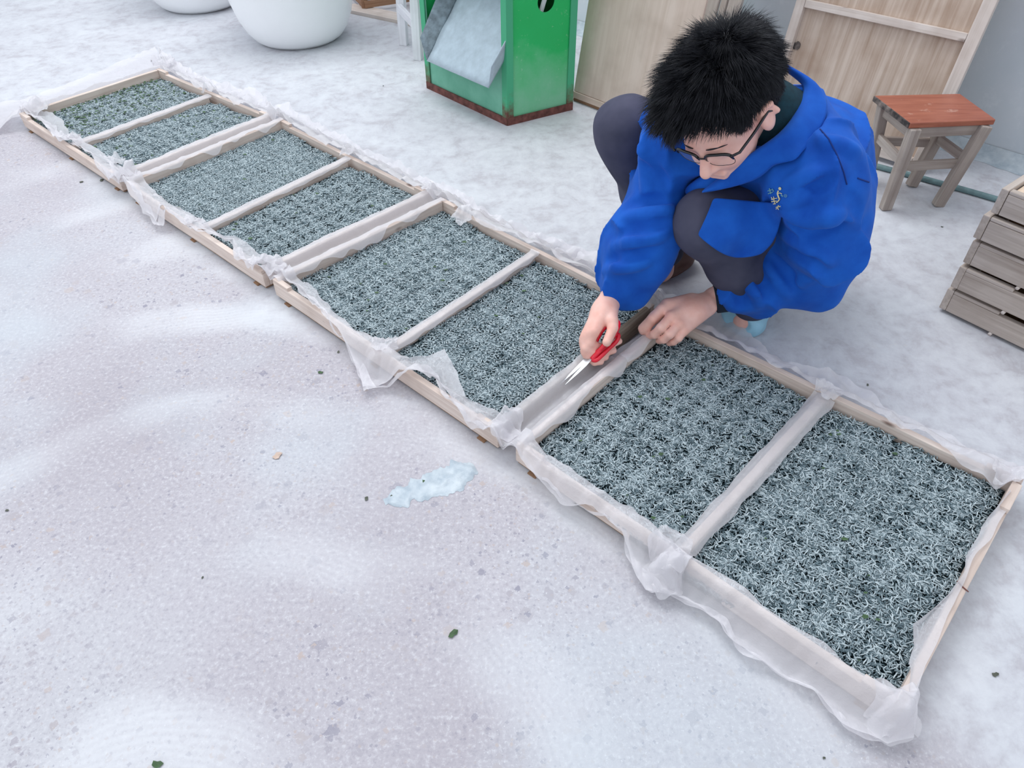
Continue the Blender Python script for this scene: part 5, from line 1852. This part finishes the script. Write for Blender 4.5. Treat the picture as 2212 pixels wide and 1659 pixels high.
# standing collar folded over, from behind the head round to the chest
inn = [(1690, 150, 1.62), (1741, 182, 1.60), (1736, 205, 1.57), (1718, 250, 1.53), (1684, 292, 1.50), (1640, 320, 1.485), (1586, 360, 1.50), (1556, 385, 1.53), (1530, 402, 1.55)]
top = [(1689, 132, 1.60), (1753, 172, 1.575), (1747, 202, 1.54), (1730, 252, 1.505), (1692, 290, 1.475), (1643, 316, 1.462), (1586, 356, 1.475), (1552, 388, 1.51), (1520, 412, 1.53)]
out_l = [(1700, 150, 1.65), (1772, 205, 1.60), (1790, 250, 1.55), (1768, 300, 1.515), (1737, 330, 1.50), (1724, 357, 1.49), (1670, 352, 1.478), (1660, 388, 1.49), (1514, 417, 1.53)]
mid = [tuple((np.array(a) + np.array(b)) / 2 - np.array([0, 0, 0.006])) for a, b in zip(top, out_l)]
def on_jacket(p, off, lim=0.05):
    h_ = hit(jb, p[0], p[1], off)
    if h_ is None or abs(np.linalg.norm(h_ - EYE) - p[2]) > lim:
        return atd(*p)
    return h_


rows_ = [[atd(*p) for p in inn], [on_jacket(p, 0.016) for p in top], [on_jacket(p, 0.017) for p in mid], [on_jacket(p, 0.011) for p in out_l]]
cloth('collar', rows_, M['jacket'], 0.003)
# left side collar, peeking beyond the face
cloth('collar', [[atd(*p) for p in r] for r in ([(1478, 408, 1.60), (1500, 390, 1.575), (1530, 372, 1.56), (1560, 366, 1.56)], [(1482, 420, 1.59), (1505, 402, 1.56), (1532, 388, 1.545), (1560, 384, 1.55)], [(1500, 440, 1.60), (1515, 425, 1.575), (1535, 412, 1.56), (1552, 404, 1.56)])], M['jacket'])
# dark undershirt in the neck opening
us = SDF(0.02)
us.chain([NECK + V(.01, .01, -.03), NECK * .60 + HC_ * .40 + V(.012, .022, -.005)], [.076, .068], 0.02)
v_, f_ = us.mesh(0.005)
np_mesh('undershirt', v_, f_, M['teal_shirt'], person)

# front flap of the jacket lying over the nearer knee
fl_l = [(1541, 428), (1533, 450), (1524, 472), (1515, 492), (1507, 507)]
fl_r = [(1690, 440), (1688, 470), (1680, 500), (1668, 525), (1645, 548)]
rows = []
for i in range(9):
    r = []
    t_ = i / 8
    lft = np.array([np.interp(t_ * 4, range(5), [p[k] for p in fl_l]) for k in (0, 1)])
    rgt = np.array([np.interp(t_ * 4, range(5), [p[k] for p in fl_r]) for k in (0, 1)])
    for j in range(11):
        s_ = j / 10
        p = lft * (1 - s_) + rgt * s_ + V(0, 1) * (26 * t_ * math.sin(math.pi * s_))
        h1 = hit(tr_bvh, p[0], p[1], 0.007)
        d1 = np.linalg.norm(h1 - EYE) if h1 is not None else 1.60
        h2 = hit(jb, p[0], p[1], 0.002)
        d2 = np.linalg.norm(h2 - EYE) if h2 is not None else 9
        r.append((p, min(d1, d2 + 0.002, 1.58)))
    rows.append(r)
D_ = np.array([[q[1] for q in r] for r in rows])
for _ in range(3):
    Dp = np.pad(D_, 1, mode='edge'); D_ = np.minimum(D_, (Dp[:-2, 1:-1] + Dp[2:, 1:-1] + Dp[1:-1, :-2] + Dp[1:-1, 2:]) / 4)
D_ -= 0.004
for i in range(9):
    for j in range(11):
        D_[i, j] -= 0.006 * math.sin(j * 1.3 + i * 0.5) * (i / 8)
cloth('jacket_flap', [[atd(rows[i][j][0][0], rows[i][j][0][1], D_[i, j]) for j in range(11)] for i in range(9)], M['jacket'], 0.003, 2)

# sleeve seam and yoke seam stitched on the jacket
def seam(px_pts, name='seam'):
    pts = []
    for i in range(len(px_pts) - 1):
        for s_ in range(8):
            t_ = s_ / 8
            h_ = hit(jb, px_pts[i][0] * (1 - t_) + px_pts[i + 1][0] * t_, px_pts[i][1] * (1 - t_) + px_pts[i + 1][1] * t_, 0.0006)
            if h_ is not None:
                pts.append(h_)
    if len(pts) > 3:
        v_, f_ = tube_geo(pts, 0.0014, 6)
        mesh(name, v_, f_, M['seam'], person, True)


M['seam'] = simple('dark_blue_thread', (0.003, 0.03, 0.20), 0.8)
seam([(1761, 268), (1790, 300), (1808, 335), (1822, 372), (1830, 402)])
seam([(1852, 385), (1866, 390), (1878, 394)])

# cuffs of knit showing at the wrists
ck = SDF(0.006); ck.chain([at(1543, 646, .116), at(1590, 637, .126)], [.0330, .036], 0.006)
ck.plane(WRL + (at(1572, 640, .122) - WRL) * 0.02, WRL - at(1572, 640, .122)); v_, f_ = ck.mesh(0.0025)
np_mesh('cuff', v_, f_, M['knit'], person)
ck = SDF(0.006); ck.chain([at(1333, 617, .153), at(1345, 596, .176)], [.032, .036], 0.006)
ck.plane(at(1333, 617, .153), at(1333, 617, .153) - at(1345, 600, .172)); v_, f_ = ck.mesh(0.0025)
np_mesh('cuff', v_, f_, M['knit'], person)

# embroidered mark on the chest: small stitched strokes, a dot and a ring
def stroke(pxs, w, mat, nm='embroidery'):
    vs_, fs_ = [], []
    n = len(pxs)
    P2 = np.array(pxs, float)
    T2 = np.gradient(P2, axis=0); T2 /= np.linalg.norm(T2, axis=1)[:, None]
    N2 = np.column_stack([-T2[:, 1], T2[:, 0]]) * w
    for i in range(n):
        for sg in (1, -1):
            q = P2[i] + sg * N2[i]
            h_ = hit(jb, q[0], q[1], 0.0022, 1.5)
            vs_.append(h_)
    fs_ = [(2 * i, 2 * i + 1, 2 * i + 3, 2 * i + 2) for i in range(n - 1)]
    return vs_, fs_


def dot(px, py, r, n=12):
    vs_ = [hit(jb, px + r * math.cos(2 * math.pi * k / n), py + r * math.sin(2 * math.pi * k / n), 0.0022, 1.5) for k in range(n)]
    return vs_, [tuple(range(n))]


ye = [dot(1686.5, 406.5, 3.2), stroke([(1683, 411), (1681, 417), (1683, 424), (1686, 431)], 1.5, None), stroke([(1686, 431), (1682, 436), (1679, 437)], 1.3, None), stroke([(1681, 418), (1686, 416), (1691, 419)], 1.0, None),
      stroke([(1668, 430), (1681, 428)], 0.9, None), stroke([(1668, 435), (1680, 434)], 0.9, None), stroke([(1673, 424), (1674, 432), (1677, 441)], 0.9, None), stroke([(1668, 425), (1671, 431)], 0.8, None), stroke([(1672, 440), (1678, 439)], 0.8, None),
      stroke([(1678, 447), (1688, 445)], 0.9, None), stroke([(1684, 443), (1682, 448), (1684, 452)], 0.9, None), stroke([(1678, 451), (1681, 449)], 0.9, None)]
v_, f_ = merge(*ye)
mesh('embroidery', v_, f_, M['embroid'], person)['label'] = 'yellow embroidered mark'
te = [stroke([(1660, 412), (1669, 409)], 1.1, None), stroke([(1664, 406), (1667, 418)], 1.2, None), stroke([(1661, 418), (1671, 414)], 1.0, None), stroke([(1670, 407), (1673, 413)], 1.0, None),
      stroke([(1689, 421), (1693, 425)], 1.3, None),
      stroke([(1698.5 + 3 * math.cos(a), 423.5 + 3 * math.sin(a)) for a in np.linspace(0, 2 * math.pi, 13)], 0.5, None), dot(1698.5, 423.5, 1.1, 8)]
v_, f_ = merge(*te)
mesh('embroidery', v_, f_, M['embroid2'], person)['label'] = 'pale teal embroidered mark with small ring'

# ------------------------------------------------------------------ scissors
tip = at(1214, 831, .054); piv = at(1262, 785, .072)
scs = empty('scissors', at(1290, 755, .09), 'open scissors with red loop handles held in the right hand', 'scissors')


def blade(px0, px1, wpx, zz, mat):
    a, b = np.array(px0[:2], float), np.array(px1[:2], float)
    d_ = unit(b - a); n_ = V(-d_[1], d_[0])
    pl = []
    for t_, w in ((0, 0.55), (0.25, 1.0), (0.6, 0.75), (1.0, 0.05)):
        z = px0[2] * (1 - t_) + px1[2] * t_
        c_ = a * (1 - t_) + b * t_
        pl.append((at(*(c_ + n_ * wpx * w), z), at(*(c_ - n_ * wpx * w), z)))
    vs_ = []
    for z in (0.0, 0.0016):
        for l_, r_ in pl:
            vs_ += [l_ + V(0, 0, z), r_ + V(0, 0, z)]
    n = 8
    fs_ = []
    for i in range(3):
        fs_ += [(2 * i, 2 * i + 1, 2 * i + 3, 2 * i + 2)[::-1], (n + 2 * i, n + 2 * i + 1, n + 2 * i + 3, n + 2 * i + 2), (2 * i, 2 * i + 2, n + 2 * i + 2, n + 2 * i), (2 * i + 1, n + 2 * i + 1, n + 2 * i + 3, 2 * i + 3)]
    fs_ += [(0, 1, n + 1, n), (6, n + 6, n + 7, 7)]
    o = mesh('blade', vs_, fs_, mat, scs)
    return o


blade((1280, 764, .080), (1213, 828, .054), 4.0, 0, M['steel'])
blade((1279, 774, .079), (1221, 832, .058), 3.5, 0, M['steel'])


def loop(pxz, r):
    pts = [at(*p) for p in pxz]
    # closed smooth loop
    pts = np.array(pts); n = len(pts); out2 = []
    for i in range(n):
        p0, p1, p2, p3 = pts[i - 1], pts[i], pts[(i + 1) % n], pts[(i + 2) % n]
        for k in range(5):
            t_ = k / 5
            out2.append(0.5 * ((2 * p1) + (-p0 + p2) * t_ + (2 * p0 - 5 * p1 + 4 * p2 - p3) * t_ ** 2 + (-p0 + 3 * p1 - 3 * p2 + p3) * t_ ** 3))
    out2.append(out2[0])
    return tube_geo(out2, r, 10, False)


v_, f_ = merge(loop([(1278, 762, .082), (1286, 742, .097), (1298, 718, .115), (1314, 700, .128), (1328, 692, .134), (1336, 698, .133), (1333, 712, .128), (1322, 728, .118), (1308, 742, .106), (1293, 758, .092)], 0.0048))
mesh('handle', v_, f_, M['red'], scs, True)
v_, f_ = merge(loop([(1280, 776, .078), (1290, 764, .088), (1304, 750, .097), (1320, 732, .108), (1332, 722, .112), (1336, 726, .110), (1331, 738, .103), (1316, 752, .093), (1301, 767, .084), (1288, 778, .077)], 0.0048), tube_geo([at(1296, 756, .093), at(1286, 768, .084), at(1277, 776, .078)], [.0055, .006, .004], 8))
mesh('handle', v_, f_, M['red'], scs, True)
